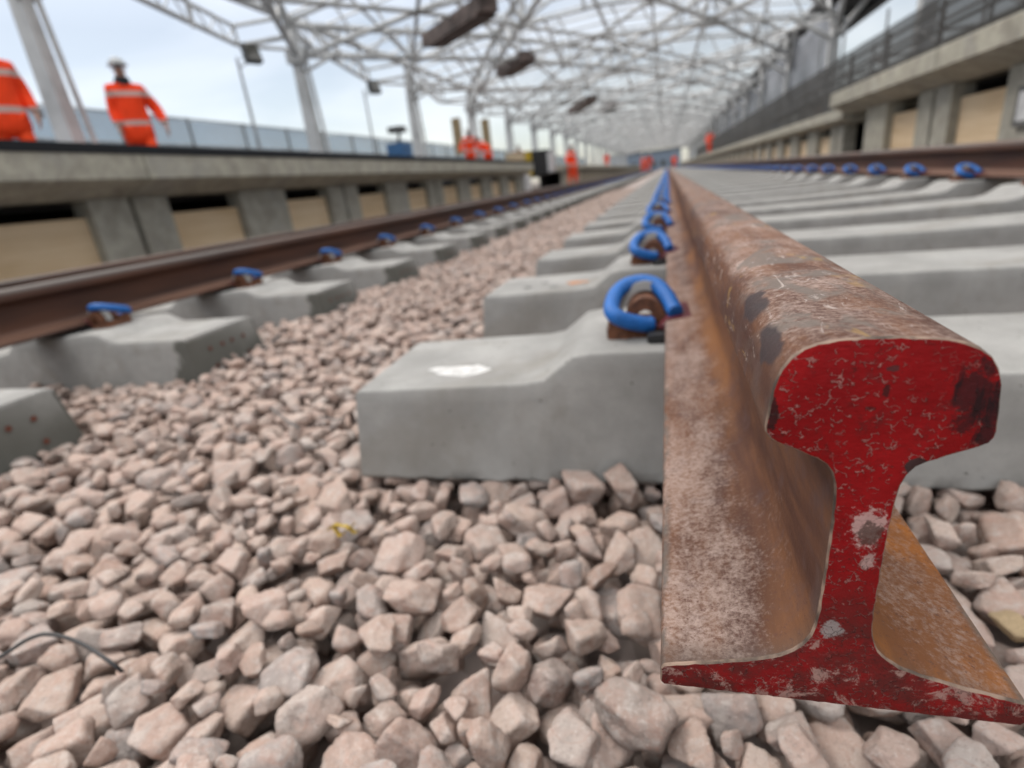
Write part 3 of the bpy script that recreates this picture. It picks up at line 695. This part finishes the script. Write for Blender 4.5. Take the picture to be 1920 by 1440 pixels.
# ------------------------------------------------------------------ platforms
def coping_prof(side, xe, zt, fasc, xw, zb):
    # side +1: platform on the +x side. closed outline in x,z
    s = side
    return [(xe, zt), (xe-.0*s, zt-fasc), (xe+.035*s, zt-fasc-.02), (xw, zb), (xw+.25*s, zb), (xw+1.2*s, zt-.02), (xw+1.2*s, zt), (xe+.02*s, zt+.012)]
def platform(side, xe, xw, zt, fasc, zsof, segs, piers, y0, y1, label, zbase, edge=True, white=(), back=8.5):
    root = empty('platform', (xe, y0, zbase)); tag(root, label, 'platform'); inv = Vector((-xe, -y0, -zbase))
    def fin(b, name, m, smooth=None):
        o = b.build(name, m, root, smooth); o.location = inv; return o
    for a, c in zip(segs, segs[1:]):
        b = MB(); P = coping_prof(side, xe, zt, fasc, xw, zsof); ch = .008
        b.loft([[(x, a+ch, z) for x, z in P], [(x, c-ch, z) for x, z in P]]); fin(b, 'coping_slab', M['coping'])
    b = MB(); xb = xw+side*1.2; b.box(min(xb, xb+side*back), max(xb, xb+side*back), y0, y1, zt-.2, zt+.004); fin(b, 'deck', M['deck'])
    if edge:
        b = MB(); x0 = xe-.007*side; b.box(min(x0, x0+side*1.5), max(x0, x0+side*1.5), y0, y1, zt-.006, zt+.064); fin(b, 'edge_trim', M['edge'])
    b = MB(); xv = xw+side*1.1; b.box(min(xv, xv+side*.1), max(xv, xv+side*.1), y0, y1, zbase, zsof-.01); fin(b, 'back_wall', M['dark'])  # wall coloured near-black to stand in for the shade below the coping
    b = MB(); b.box(min(xw-.05*side, xw+side*.4), max(xw-.05*side, xw+side*1.0), y0, y1, zbase, zbase+.17); fin(b, 'footing', M['pier'])
    for i, y in enumerate(piers):
        b = MB(); x0 = xw-.02*side; x1 = xw+.16*side
        if i % 2 == 0:
            b.box(min(x0, x1), max(x0, x1), y-.37, y-.035, zbase+.17, zsof-.003); b.box(min(x0, x1), max(x0, x1), y+.035, y+.37, zbase+.17, zsof-.003)
            b.box(min(x0+.06*side, x1), max(x0+.06*side, x1), y-.035, y+.035, zbase+.17, zsof-.003)
        else: b.box(min(x0, x1), max(x0, x1), y-.37, y+.37, zbase+.17, zsof-.003)
        o = fin(b, 'pier', M['coping'] if i in white else M['pier'])
    for i, (a, c) in enumerate(zip(piers, piers[1:])):
        b = MB(); x0 = xw+.06*side; x1 = xw+.078*side; zt_ = zsof-.14+.012*math.sin(i*2.7)
        b.box(min(x0, x1), max(x0, x1), a+.372, c-.372, zbase+.171, zt_); fin(b, 'plywood_panel', M['ply'])
    return root
# left platform: near length, gap, then a length set back
platform(-1, -4.15, -4.45, .785, .185, .475, [-6.3, -3.0, .28, 3.55, 6.85, 10.15, 13.45, 17.6], [-3.05+1.65*i for i in range(13)], -6.3, 17.6,
         'left platform with pale concrete coping, black edge and plywood panels between its piers', -.30)
def steps():
    b = MB()
    b.box(-6.2, -4.5, 17.62, 18.5, -.3, .50); o = b.build('platform_end_block', M['white']); tag(o, 'pale painted concrete block closing the end of the left platform', 'concrete block')
steps()
platform(-1, -4.85, -5.1, .86, .14, .60, [28.0+6.6*i for i in range(16)], [28.6+1.65*i for i in range(56)], 28.0, 127, 'farther length of the left platform, set back from the track beyond the gap', -.30, edge=False, back=7.5)
platform(1, 2.24, 2.5, .93, .16, .65, [-3.8, -.5, 2.8, 6.1, 9.55], [-1.65*2+i*1.65+.05 for i in range(8)], -3.8, 9.55, 'near length of the right platform with thick coping over plywood panels', -.30, edge=False, white=(7,), back=6)
platform(1, 2.42, 2.6, .735, .13, .53, [9.56+6.6*i for i in range(19)], [10.4+1.65*i for i in range(70)], 9.56, 128, 'lower far length of the right platform running away to the station end', -.30, edge=False, back=6)

# ------------------------------------------------------------------ roof
def canopy():
    root = empty('station_canopy', (-2, 3, .8)); tag(root, 'pale grey steel lattice canopy on columns over both tracks', 'canopy'); off = (2, -3, -.8)
    def fin(b, name, m, smooth=50):
        o = b.build(name, m, root, smooth); o.location = off; return o
    XL, XRt = -9.5, 4.9; NX = 4; dx = (XRt-XL)/NX; dy = 6.9
    def zr(x):
        t = (x-XL)/(XRt-XL); return 4.75+.62*math.sin(PI*min(1, max(0, t)))
    ys = [.3+dy*i for i in range(0, 23)]      # columns at odd ones: .3+3.45*2k
    def truss(b, p, q, depth=.75, n=5, rt=.075, rb=.055, rw=.028, sides=6):
        p, q = Vector(p), Vector(q); dn = Vector((0, 0, -depth)); b.tube([p, q], rt, sides, False); b.tube([p+dn, q+dn], rb, sides, False)
        for i in range(n):
            a = p.lerp(q, i/n); m = p.lerp(q, (i+.5)/n)+dn; c = p.lerp(q, (i+1)/n); b.tube([a, m], rw, 5, False); b.tube([m, c], rw, 5, False)
    for j in range(0, 21):
        b = MB(); far = j > 8; sd = 4 if far else 7
        for i in range(NX):
            x0, x1 = XL+dx*i, XL+dx*(i+1)
            if (i+j) % 2 == 0: pr = ((x0, ys[j], zr(x0)), (x1, ys[j+1], zr(x1)))
            else: pr = ((x1, ys[j], zr(x1)), (x0, ys[j+1], zr(x0)))
            truss(b, *pr, sides=sd, n=5, depth=.7, rt=.092, rb=.078, rw=.038)
        if True:
            # top tie across the roof
            for i in range(NX):
                b.tube([(XL+dx*i, ys[j], zr(XL+dx*i)+.1), (XL+dx*(i+1), ys[j], zr(XL+dx*(i+1))+.1)], .06, sd, False)
        for i in range(NX):
            # secondary members: lighter tubes crossing each bay, with droppers
            x0, x1 = XL+dx*i, XL+dx*(i+1); xm = (x0+x1)/2; ym = ys[j]+dy/2; lo = .78
            if (i+j) % 2 == 0: p, q = (x1, ys[j], zr(x1)-lo), (x0, ys[j+1], zr(x0)-lo)
            else: p, q = (x0, ys[j], zr(x0)-lo), (x1, ys[j+1], zr(x1)-lo)
            b.tube([p, q], .055, sd, False)
            b.tube([(x0, ys[j], zr(x0)-lo), (x1, ys[j], zr(x1)-lo)], .06, sd, False)
            b.tube([(xm, ys[j], zr(xm)+.1), (xm, ym, zr(xm)-lo)], .045, sd, False); b.tube([(xm, ys[j+1], zr(xm)+.1), (xm, ym, zr(xm)-lo)], .045, sd, False)
            b.tube([(x0, ym, zr(x0)+.1), (xm, ym, zr(xm)-lo)], .045, sd, False); b.tube([(x1, ym, zr(x1)+.1), (xm, ym, zr(xm)-lo)], .045, sd, False)
            b.tube([(xm, ym, zr(xm)-lo-.15), (xm, ym, zr(xm)+.15)], .06, sd); b.tube([(x0, ym, zr(x0)-.75), (x0, ym, zr(x0)+.15)], .05, sd)
            for k in range(1, 4): b.tube([(x0+dx*k/4, ys[j], zr(x0+dx*k/4)-lo), (x0+dx*(k-.5)/4, ys[j], zr(x0+dx*(k-.5)/4)+.1)], .035, 4, False)
        for i in range(NX+1):
            x = XL+dx*i
            if (i+j) % 2 == 0: b.box(x-.2, x+.2, ys[j]-.2, ys[j]+.2, zr(x)-.90, zr(x)-.62)
        fin(b, 'lattice_truss', M['steel'])
        b = MB()
        for k in range(5):
            y = ys[j]+dy*k/5
            for i in range(NX):
                xa, xb = XL+dx*i, XL+dx*(i+1); b.tube([(xa, y, zr(xa)+.22), (xb, y, zr(xb)+.22)], .03, 4, False)
        fin(b, 'purlins', M['steel'])
    b = MB()
    for i in range(NX+1):
        x = XL+dx*i; b.tube([(x, ys[0], zr(x)+.14), (x, ys[-1], zr(x)+.14)], .07 if 0 < i < NX else .10, 6, False)
    fin(b, 'longitudinal_tube', M['steel'])
    for k in range(1, 21):
        y = .3+6.9*(k)
        # left column: tapered flanged post with a head bracket, then the toothed eaves truss
        b = MB(); w0, w1 = .19, .13
        b.loft([[(-9.5-w, y-w*.6, z), (-9.5+w, y-w*.6, z), (-9.5+w, y+w*.6, z), (-9.5-w, y+w*.6, z)] for w, z in ((w0, .78), (w0, 1.0), (.15, 3.2), (.12, 4.45))])
        b.box(-9.72, -9.28, y-.22, y+.22, .785, .82); b.tube([(-9.5, y, 3.6), (-8.6, y+.7, zr(-8.6)-.75)], .05, 6); b.tube([(-9.5, y, 3.6), (-8.6, y-.7, zr(-8.6)-.75)], .05, 6)
        b.tube([(-9.5, y, 3.3), (-9.5, y, 4.8)], .1, 8); b.tube([(-9.2, y+.2, .8), (-9.32, y+.1, 4.3)], .045, 6)
        fin(b, 'column', M['steel'])
        b = MB(); tip = (-10.85, y-.45, 4.42)
        truss(b, (-9.5, y-6.9, 4.95), (-10.85, y-.5, 4.85), .42, 8, .05, .06, .022, 6); b.tube([tip, (-9.5, y, 4.5)], .06, 6); b.tube([(-10.85, y-.5, 4.85), (-9.5, y, 4.95)], .05, 6)
        b.tube([(-10.85, y-.5, 4.85), tip], .04, 6); b.tube([tip, (-8.2, y+2.2, zr(-8.2)-.75)], .05, 6)
        fin(b, 'eaves_truss', M['steel'])
        b = MB(); b.loft([[(4.9-w, y-w, z), (4.9+w, y-w, z), (4.9+w, y+w, z), (4.9-w, y+w, z)] for w, z in ((.16, .74), (.14, 2.9), (.12, 3.4))])
        b.tube([(4.9, y, 3.3), (4.9, y-1.1, 4.75)], .075, 8); b.tube([(4.9, y, 3.3), (4.9, y+1.1, 4.75)], .075, 8); b.tube([(4.9, y, 3.3), (3.6, y, zr(3.6)-.75)], .075, 8); b.tube([(4.9, y, 3.3), (5.9, y, 4.5)], .075, 8)
        fin(b, 'column', M['steel'])
    b = MB(); b.box(5.0, 6.5, 4, 146, 4.62, 4.95); b.box(6.502, 6.8, 4, 146, 4.4, 5.0); 
    for y in np.arange(4, 146, 1.15): b.box(5.0, 6.45, y, y+.12, 4.5, 4.63)
    fin(b, 'eaves_box', M['steel_dark'])  # dark steel colour paints in the shadow on the eaves
canopy()
# dark boxes hung under the lattice
def hung_box(p, q, z, w, label):
    a, c = px(*p, 2, z), px(*q, 2, z); m = (a+c)/2; d = c-a; L = d.length/2; rz = math.atan2(d.y, d.x)
    r = empty('hanging_cable_tray', m, rz); tag(r, label, 'cable tray', 'dark trays hung under the canopy')
    b = MB(); b.box(-L, L, -w, w, -.16, .16); b.box(-L*.8, L*.9, -w*1.1, w*1.1, -.22, -.163); b.build('tray', M['tray'], r)
    b = MB()
    for k in (-.7, .7): b.tube([(L*k, 0, .2), (L*k, 0, 1.0)], .02, 6)
    b.build('hanger', M['steel_dark'], r)
M['tray'] = plain('dark_rusty_tray', (.13, .095, .085), .75, 0, .5, 3)
hung_box((806, 78), (916, 6), 4.3, .26, 'dark rusty tray hung lowest under the canopy, above the left platform edge')
hung_box((942, 136), (990, 104), 4.4, .28, 'second dark tray hung under the canopy, behind the largest one')
hung_box((1072, 208), (1110, 184), 4.4, .32, 'third dark tray hung under the canopy towards the station end')
hung_box((1132, 205), (1156, 196), 4.9, .35, 'small dark tray hung high under the canopy lattice')

# ------------------------------------------------------------------ fences, lamps, hoarding
def fence_left():
    X = -12.0; r = empty('mesh_fence', (X, 2, .8)); tag(r, 'tall fence hung with pale blue netting along the back of the left platform', 'fence'); off = (-X, -2, -.8)
    b = MB()
    for y in np.arange(2.4, 90, 2.0):
        q = MB(); q.tube([(X, y, .78), (X, y, 2.76)], .03, 6); q.build('fence_post', M['steel_dark'], r, loc=off)
    for z in (1.5, 2.1, 2.74): b.tube([(X-.03, 2, z), (X-.03, 90, z)], .024, 6)
    b.build('fence_rail', M['galv'], r, loc=off)
    b = MB(); ys = np.arange(2, 90, .35); rows = 5
    vs = [(X-.09+.04*noise.noise(Vector((y*1.3, zz, 0))), y, .8+1.93*zz/(rows-1)+(.05*noise.noise(Vector((y*.5, 9, 0))) if zz == rows-1 else 0)) for y in ys for zz in range(rows)]
    fs = [(i*rows+j, (i+1)*rows+j, (i+1)*rows+j+1, i*rows+j+1) for i in range(len(ys)-1) for j in range(rows-1)]
    b.add(vs, fs); b.build('netting', M['bluenet'], r, smooth=80, loc=off)
fence_left()
def flood(x, y, lab, rz):
    r = empty('floodlight_pole', (x, y, .8)); tag(r, lab, 'floodlight')
    b = MB(); b.tube([(0, 0, 0), (0, 0, 3.0)], [.045, .03], 8); b.box(-.1, .1, -.1, .1, 0, .03); b.build('pole', M['galv'], r, smooth=60)
    b = MB(); b.tube([(0, 0, 2.78), (.12, .08, 2.85), (.22, .1, 2.92)], .018, 6); b.build('bracket', M['galv'], r)
    b = MB(); b.loft([[(-a, d, -c), (a, d, -c), (a, d, c), (-a, d, c)] for a, c, d in ((.10, .11, .22), (.17, .19, .12), (.185, .21, .0), (.185, .21, -.06))])
    for k in range(5): b.box(-.12, .12, .22, .25, -.09+k*.04, -.075+k*.04)
    h = b.build('lamp_housing', M['black'], r, loc=(.36, .12, 3.05), rot=(-.35, 0, rz))
    b = MB(); b.box(-.165, .165, -.068, -.062, -.19, .19); b.build('lamp_glass', M['lens'], h)
M['lens'] = plain('unlit_lamp_glass', (.09, .09, .08), .15)
flood(-10, 12.37, 'floodlight on a thin pole between the orange worker and the second column', 1.2)
flood(-10, 18.35, 'smaller floodlight on a thin pole beyond the second canopy column', 1.2)
def hoarding():
    X = 3.2; r = empty('hoarding', (X, 1, .85)); tag(r, 'dark netting hoarding on posts along the right platform', 'hoarding'); off = (-X, -1, -.85)
    q = MB(); ys = np.arange(1, 70, .4); rows = 6
    vs = [(X-.10+.05*noise.noise(Vector((y*1.1, zz*.7, 3))), y, .70+1.08*zz/(rows-1)+.03*noise.noise(Vector((y*.6, 2, 0)))) for y in ys for zz in range(rows)]
    q.add(vs, [(i*rows+j, (i+1)*rows+j, (i+1)*rows+j+1, i*rows+j+1) for i in range(len(ys)-1) for j in range(rows-1)]); q.build('netting', M['darknet'], r, smooth=80, loc=off)
    for i, y in enumerate(np.arange(1.5, 70, 1.8)):
        b = MB(); b.tube([(X, y, .70), (X, y, 1.75)], .032, 6); b.build('hoarding_post', M['galv'] if i % 2 else M['steel_dark'], r, loc=off)
    b = MB()
    for z in (1.15, 1.45, 1.69): b.tube([(X+.04, 1, z), (X+.04, 70, z)], .022, 6)
    b.build('hoarding_rail', M['steel_dark'], r, loc=off)
hoarding()
def scaffold():
    r = empty('scaffold', (4.2, 4, .85)); tag(r, 'dark tube scaffold with boards behind the right platform hoarding', 'scaffold'); off = (-4.2, -4, -.85)
    b = MB(); rr = random.Random(5)
    for y in np.arange(4.5, 60, 2.1):
        for x in (3.7, 4.5): b.tube([(x, y, .86), (x, y, 1.95+rr.uniform(0, .25)+(.7 if rr.random() < .2 else 0))], .026, 6)
        b.tube([(3.6, y, 1.7), (4.6, y, 1.7)], .026, 6); b.tube([(3.7, y, .9), (3.7, y+2.1, 1.75)], .026, 6)
    for x in (3.7, 4.5):
        for z in (1.25, 1.72): b.tube([(x, 4, z), (x, 60, z)], .026, 6)
    b.build('scaffold_tube', M['galv'], r, loc=off, smooth=60)
    b = MB()
    for k in range(24):
        y = 4.2+k*2.35; b.box(3.75, 4.4, y, y+2.2, 1.44, 1.48)
    b.build('scaffold_board', M['steel_dark'], r, loc=off)
    for k in range(14):
        b = MB(); y = 4.6+k*3.1; b.box(-.5, .5, -.45, .45, 0, .35+.25*rr.random()); b.box(-.35, .3, -.5, .3, .36, .7+.2*rr.random())
        o = b.build('covered_stack', M['steel_dark'] if k % 3 else M['bluebox'] if k % 2 else M['iron'], loc=(5.3+rr.uniform(-.1, .3), y, .86), rot=(0, 0, rr.uniform(-.3, .3)))
        tag(o, 'covered stack of site materials behind the scaffold on the right platform', 'material stack', 'stacks of materials on the right platform')
scaffold()
def sheet(name, y0, y1, X, z0, z1, lab):
    b = MB(); n = 30; rows = 9; vs = []
    for i in range(n):
        y = y0+(y1-y0)*i/(n-1)
        for j in range(rows):
            z = z0+(z1-z0)*j/(rows-1)+.15*noise.noise(Vector((y*.5, j, 1))); vs.append((X+.22*noise.noise(Vector((y*.7, z*.8, 2))), y, z))
    b.add(vs, [(i*rows+j, (i+1)*rows+j, (i+1)*rows+j+1, i*rows+j+1) for i in range(n-1) for j in range(rows-1)])
    me = b.build(name, M['sheet'], smooth=80); md = me.modifiers.new('thickness', 'SOLIDIFY'); md.thickness = .004; tag(me, lab, 'sheeting')
sheet('scaffold_sheet', 21.3, 36, 5.0, 1.7, 4.4, 'large pale grey sheet hung beside the nearest right column')
sheet('scaffold_sheet', 38, 70, 5.2, 1.0, 4.2, 'pale sheets hung along the far right side of the canopy')

# ------------------------------------------------------------------ people
def skin_obj(name, chain, edges, mat, parent, sub=2):
    me = bpy.data.meshes.new(name); bm = bmesh.new(); lay = bm.verts.layers.skin.verify(); vs = []
    for i, (p, r) in enumerate(chain):
        v = bm.verts.new(p); vs.append(v); v[lay].radius = (r if isinstance(r, tuple) else (r, r)); v[lay].use_root = (i == 0)
    for a, c in edges: bm.edges.new((vs[a], vs[c]))
    bm.to_mesh(me); bm.free(); o = link(name, me, mat, parent)
    m = o.modifiers.new('skin', 'SKIN'); m.use_smooth_shade = True; s = o.modifiers.new('sub', 'SUBSURF'); s.levels = sub; s.render_levels = sub
    return o
def person(loc, rz, label, lean=0.0, stride=.12, arm=(.12, .12), bend=0.0, detail=True, trousers='hivis_leg', group=None, size=1.0):
    root = empty('person', loc, rz); tag(root, label, 'person', group); root.rotation_euler = (lean, 0, rz); root.scale = (size,)*3
    # faces -y; +x is the person's left
    hip = Vector((0, 0, .92)); chest = Vector((0, -math.sin(bend)*.4, .92+.40*math.cos(bend))); neck = chest+Vector((0, -math.sin(bend)*.17, .16)); head = neck+Vector((0, -.02-math.sin(bend)*.1, .15))
    ch = [(hip, (.14, .10))]; ed = []
    def add(p, r, par): ch.append((Vector(p), r)); ed.append((par, len(ch)-1)); return len(ch)-1
    w = add((hip+chest)/2, (.12, .085), 0); c = add(chest, (.15, .10), w); n = add(neck, .066, c); h0 = add(head+Vector((0, 0, -.06)), (.068, .08), n); add(head+Vector((0, 0, .04)), (.07, .085), h0)
    hands = []; arms = []
    for s, a in ((-1, arm[0]), (1, arm[1])):
        sh = chest+Vector((s*.18, 0, .035)); el = sh+Vector((s*a*.6, .03, -.28)); wr = el+Vector((s*.02, -.10-abs(a)*.3, -.23))
        i = add(sh, .055, c); i = add(el, .042, i); i = add(wr, .028, i); pm = wr+Vector((0, -.03, -.07)); j = add(pm, (.035, .018), i)
        arms.append((sh, el, wr))
        if detail:
            for f in range(4):
                b0 = pm+Vector((s*0, -.024+f*.016, -.035)); k1 = add(b0, .010, j); k2 = add(b0+Vector((-s*.008, -.004, -.035-.004*(f in (1, 2)))), .008, k1); add(b0+Vector((-s*.022, -.006, -.056)), .007, k2)
            k1 = add(pm+Vector((-s*.022, -.034, -.005)), .010, j); add(pm+Vector((-s*.030, -.05, -.035)), .008, k1)
    legs = []
    for s in (-1, 1):
        a = Vector((s*.10, 0, .84)); kn = Vector((s*.11, -s*stride*.6-.02, .47)); an = Vector((s*.11, s*-stride, .09)); to = an+Vector((s*.02, -.16, -.05))
        i = add(a, .085, 0); i = add(kn, .055, i); i = add(an, .038, i); add(to, (.04, .025), i); legs.append((a, kn, an, to))
    body = skin_obj('body', ch, ed, M['skin'], root)
    # face: nose, brow, ears
    b = MB(); f = head+Vector((0, -.085, -.015)); b.loft([[(f.x-.010, f.y+.006, f.z+.035), (f.x+.010, f.y+.006, f.z+.035), (f.x, f.y-.002, f.z+.035)], [(f.x-.016, f.y+.004, f.z-.01), (f.x+.016, f.y+.004, f.z-.01), (f.x, f.y-.022, f.z-.008)]])
    b.box(f.x-.024, f.x+.024, f.y-.003, f.y+.008, f.z-.046, f.z-.038)
    for s in (-1, 1): b.tube([(f.x+s*.07, f.y+.08, f.z+.02), (f.x+s*.078, f.y+.085, f.z+.0), (f.x+s*.07, f.y+.08, f.z-.025)], .009, 6)
    b.build('face_features', M['skin'], root, smooth=50)
    b = MB()
    for s in (-1, 1): b.box(f.x+s*.03-.011, f.x+s*.03+.011, f.y-.0, f.y+.01, f.z+.024, f.z+.034)
    b.build('eyes', M['navy'], root)
    # jacket
    ch = [(hip+Vector((0, 0, -.34)), (.235, .19))]; ed = []
    w = add(hip+Vector((0, 0, .08)), (.225, .18), 0); w2 = add((hip+chest)/2+Vector((0, 0, .06)), (.22, .165), w); c = add(chest+Vector((0, 0, .03)), (.215, .15), w2); n = add(neck+Vector((0, .005, -.045)), (.105, .095), c)
    for s, (sh, el, wr) in zip((-1, 1), arms): i = add(sh, .10, c); i = add(el, .088, i); add(wr+Vector((0, 0, .015)), .058, i)
    skin_obj('jacket', ch, ed, M['hivis'], root)
    b = MB(); b.tube([neck+Vector((0, .0, -.06)), neck+Vector((0, -.01, .045))], [.115, .088], 12); b.build('collar', M['navy'], root, smooth=50)
    ch = [(Vector((0, 0, .86)), (.155, .12))]; ed = []
    for a, kn, an, to in legs: i = add(a+Vector((0, 0, -.06)), .105, 0); i = add(kn, .082, i); add(an+Vector((0, 0, .05)), .072, i)
    skin_obj('trousers', ch, ed, M[trousers], root)
    for a, kn, an, to in legs:
        b = MB(); b.tube([an+Vector((0, .04, .06)), an+Vector((0, .03, -.03)), an+Vector((0, -.06, -.045)), to+Vector((0, -.02, .0))], [.052, .056, .052, .036], 10); b.build('boot', M['boot'], root, smooth=50)
    b = MB(); rg = []
    for k in range(7):
        a = k/6*PI/2; rg.append([(head.x+.108*math.cos(a)*math.cos(t*PI/8), head.y+.128*math.cos(a)*math.sin(t*PI/8), head.z+.045+.105*math.sin(a)) for t in range(16)])
    b.loft(rg); b.loft([[(head.x+r*math.cos(t*PI/8), head.y+r*1.15*math.sin(t*PI/8)-(.035 if math.sin(t*PI/8) < 0 else 0), head.z+z) for t in range(16)] for r, z in ((.108, .048), (.128, .040), (.108, .052))], cap=False)
    b.build('hard_hat', M['helmet'], root, smooth=60)
    return root
w = person((-8.3, 7.42, .84), .95, 'person in orange hi-vis coat and white hard hat walking on the left platform', stride=.2, arm=(.06, .28), size=1.07)
w = person((-8.15, 5.42, .84), 1.1, 'person in orange hi-vis coat cut off by the left edge of the photo', stride=.1, arm=(.12, .12), size=1.07)
b = MB(); b.loft([[(.0-a, -.165+d, .80-c), (a, -.165+d, .80-c), (a, -.165+d, .80+c), (-a, -.165+d, .80+c)] for a, c, d in ((.045, .06, .02), (.045, .06, -.015), (.03, .045, -.02))])
o = b.build('radio_pouch', M['galv'], w, loc=(.19, .05, .08), rot=(0, 0, .9))
person((-4.0, 24.3, -.15), 1.2, 'person in orange hi-vis suit standing beside the track at the end of the left platform', stride=.12, arm=(.3, .1))
person((-8.0, 22.8, .84), .6, 'person in orange hi-vis standing in front of the tall tan board on the left platform', arm=(.3, .3), detail=False)
person((-7.6, 24.0, .78), -1.8, 'person in orange hi-vis bending over next to the tan boards on the left platform', bend=.7, detail=False)
person((-7.0, 27.0, .30), .3, 'person in orange hi-vis working low down beyond the tan boards', bend=.6, detail=False)
person((-6.9, 68, .84), .2, 'person in orange hi-vis alone on the far part of the left platform', detail=False)
v = px(1232, 322, 0, -1.9); person((-1.75, 52, -.1), .4, 'person in orange hi-vis bending over the left track in the distance', bend=.9, detail=False)
person((-2.5, 60, -.1), 1.4, 'person in orange hi-vis walking along the left track in the distance', detail=False)
person((.75, 75, -.1), .2, 'distant person in orange between the rails of the near track', detail=False)
person((3.0, 46, .72), -.4, 'person in red orange clothing on the right platform in the distance', detail=False)

# ------------------------------------------------------------------ things on the left platform, far end
def board(x, y, h, lab):
    r = empty('site_board', (x, y, .8)); tag(r, lab, 'board', 'tall tan boards')
    b = MB(); b.box(-.2, .2, -.02, .02, .9, h); b.build('panel', M['tan'], r)
    b = MB(); b.tube([(-.17, .04, 0), (-.17, .04, h-.1)], .03, 6); b.tube([(.17, .04, 0), (.17, .04, h-.1)], .03, 6); b.build('frame', M['steel_dark'], r)
M['tan'] = plain('tan_board', (.40, .31, .17), .6)
board(-8.75, 23.6, 2.35, 'tall narrow tan board left of the canopy column'); board(-8.3, 26.3, 2.45, 'tall tan board right of the canopy column, beyond the bending worker')
def box_thing(name, cat, loc, dims, m, lab, extra=None, rz=0):
    r = empty(name, loc, rz); tag(r, lab, cat); b = MB(); X, Y, Z = dims; b.box(-X/2, X/2, -Y/2, Y/2, 0.04, Z); b.build('body', M[m], r)
    b = MB()
    for sx in (-1, 1):
        for sy in (-1, 1): b.box(sx*X*.4-.04, sx*X*.4+.04, sy*Y*.4-.04, sy*Y*.4+.04, 0, .039)
    b.build('skid', M['steel_dark'], r)
    if extra: extra(r, X, Y, Z)
    return r
def crate_x(r, X, Y, Z):
    b = MB()
    for z in (.12, .30, .48): b.box(-X/2-.012, X/2+.012, -Y/2-.012, -Y/2-.001, z, z+.10)
    b.build('slat', M['ply'], r)
v = px(985, 290, 0, -5.3); box_thing('wooden_crate', 'crate', (-5.5, 20.6, .55), (.6, .5, .78), 'crate', 'pale wooden crate on the left platform end beside the black generator', crate_x)
def gen_x(r, X, Y, Z):
    b = MB(); b.box(-.16, .14, -Y/2-.02, Y/2+.02, .042, Z+.02); b.build('yellow_band', M['yellow'], r)
    b = MB(); b.box(X/2+.001, X/2+.12, -Y/2, Y/2, .1, Z-.1); b.build('white_panel', M['white'], r)
    b = MB()
    for k in range(5): b.box(-X/2+.1, -.25, -Y/2-.012, -Y/2-.001, .2+k*.12, .26+k*.12)
    b.build('louvre', M['steel_dark'], r)
box_thing('generator', 'generator', (-5.45, 22.9, .45), (1.55, .9, .95), 'black', 'black generator with a yellow band at the end of the left platform', gen_x)
def cart(r, X, Y, Z):
    b = MB(); b.tube([(0, 0, Z), (.1, 0, Z+.35)], .05, 8); b.box(-.2, .25, -.2, .2, Z+.3, Z+.46); b.build('hose_reel', M['steel_dark'], r)
box_thing('water_bowser', 'tank', (-8.0, 16.2, .84), (.55, .6, .95), 'bluebox', 'blue tank with dark fittings on the left platform before the third column', cart)
b = MB(); b.box(-.012, .012, -.16, .16, -.14, .14); sgn = b.build('notice_board', M['steel_dark'], loc=(2.46, 4.98, .35)); tag(sgn, 'small framed notice on the first visible pier of the right platform', 'notice')
b = MB(); b.box(-.016, -.013, -.12, .12, -.10, .10); b.build('notice_sheet', M['white'], sgn)
# things beyond the canopy
def far_building(x, y, w, d, h, m, lab):
    r = empty('building', (x, y, -.3)); tag(r, lab, 'building'); b = MB(); b.box(-w/2, w/2, 0, d, 0, h); b.build('wall', M[m], r)
    b = MB(); b.box(-w/2-.3, w/2+.3, -.3, d+.3, h, h+.4); b.build('roof', M['steel_dark'], r)
    for i in range(int(w/3)):
        for j in range(int(h/3.2)):
            q = MB(); q.box(-w/2+.9+i*3, -w/2+2.4+i*3, -.06, -.005, 1+j*3.2, 2.6+j*3.2); q.build('window', M['lens'], r)
M['bldg'] = plain('blue_grey_cladding', (.22, .28, .36), .6)
far_building(-7, 190, 22, 12, 5.5, 'bldg', 'blue grey clad building closing the view at the station end'); far_building(14, 200, 14, 10, 10, 'coping', 'pale grey building beyond the right platform end')
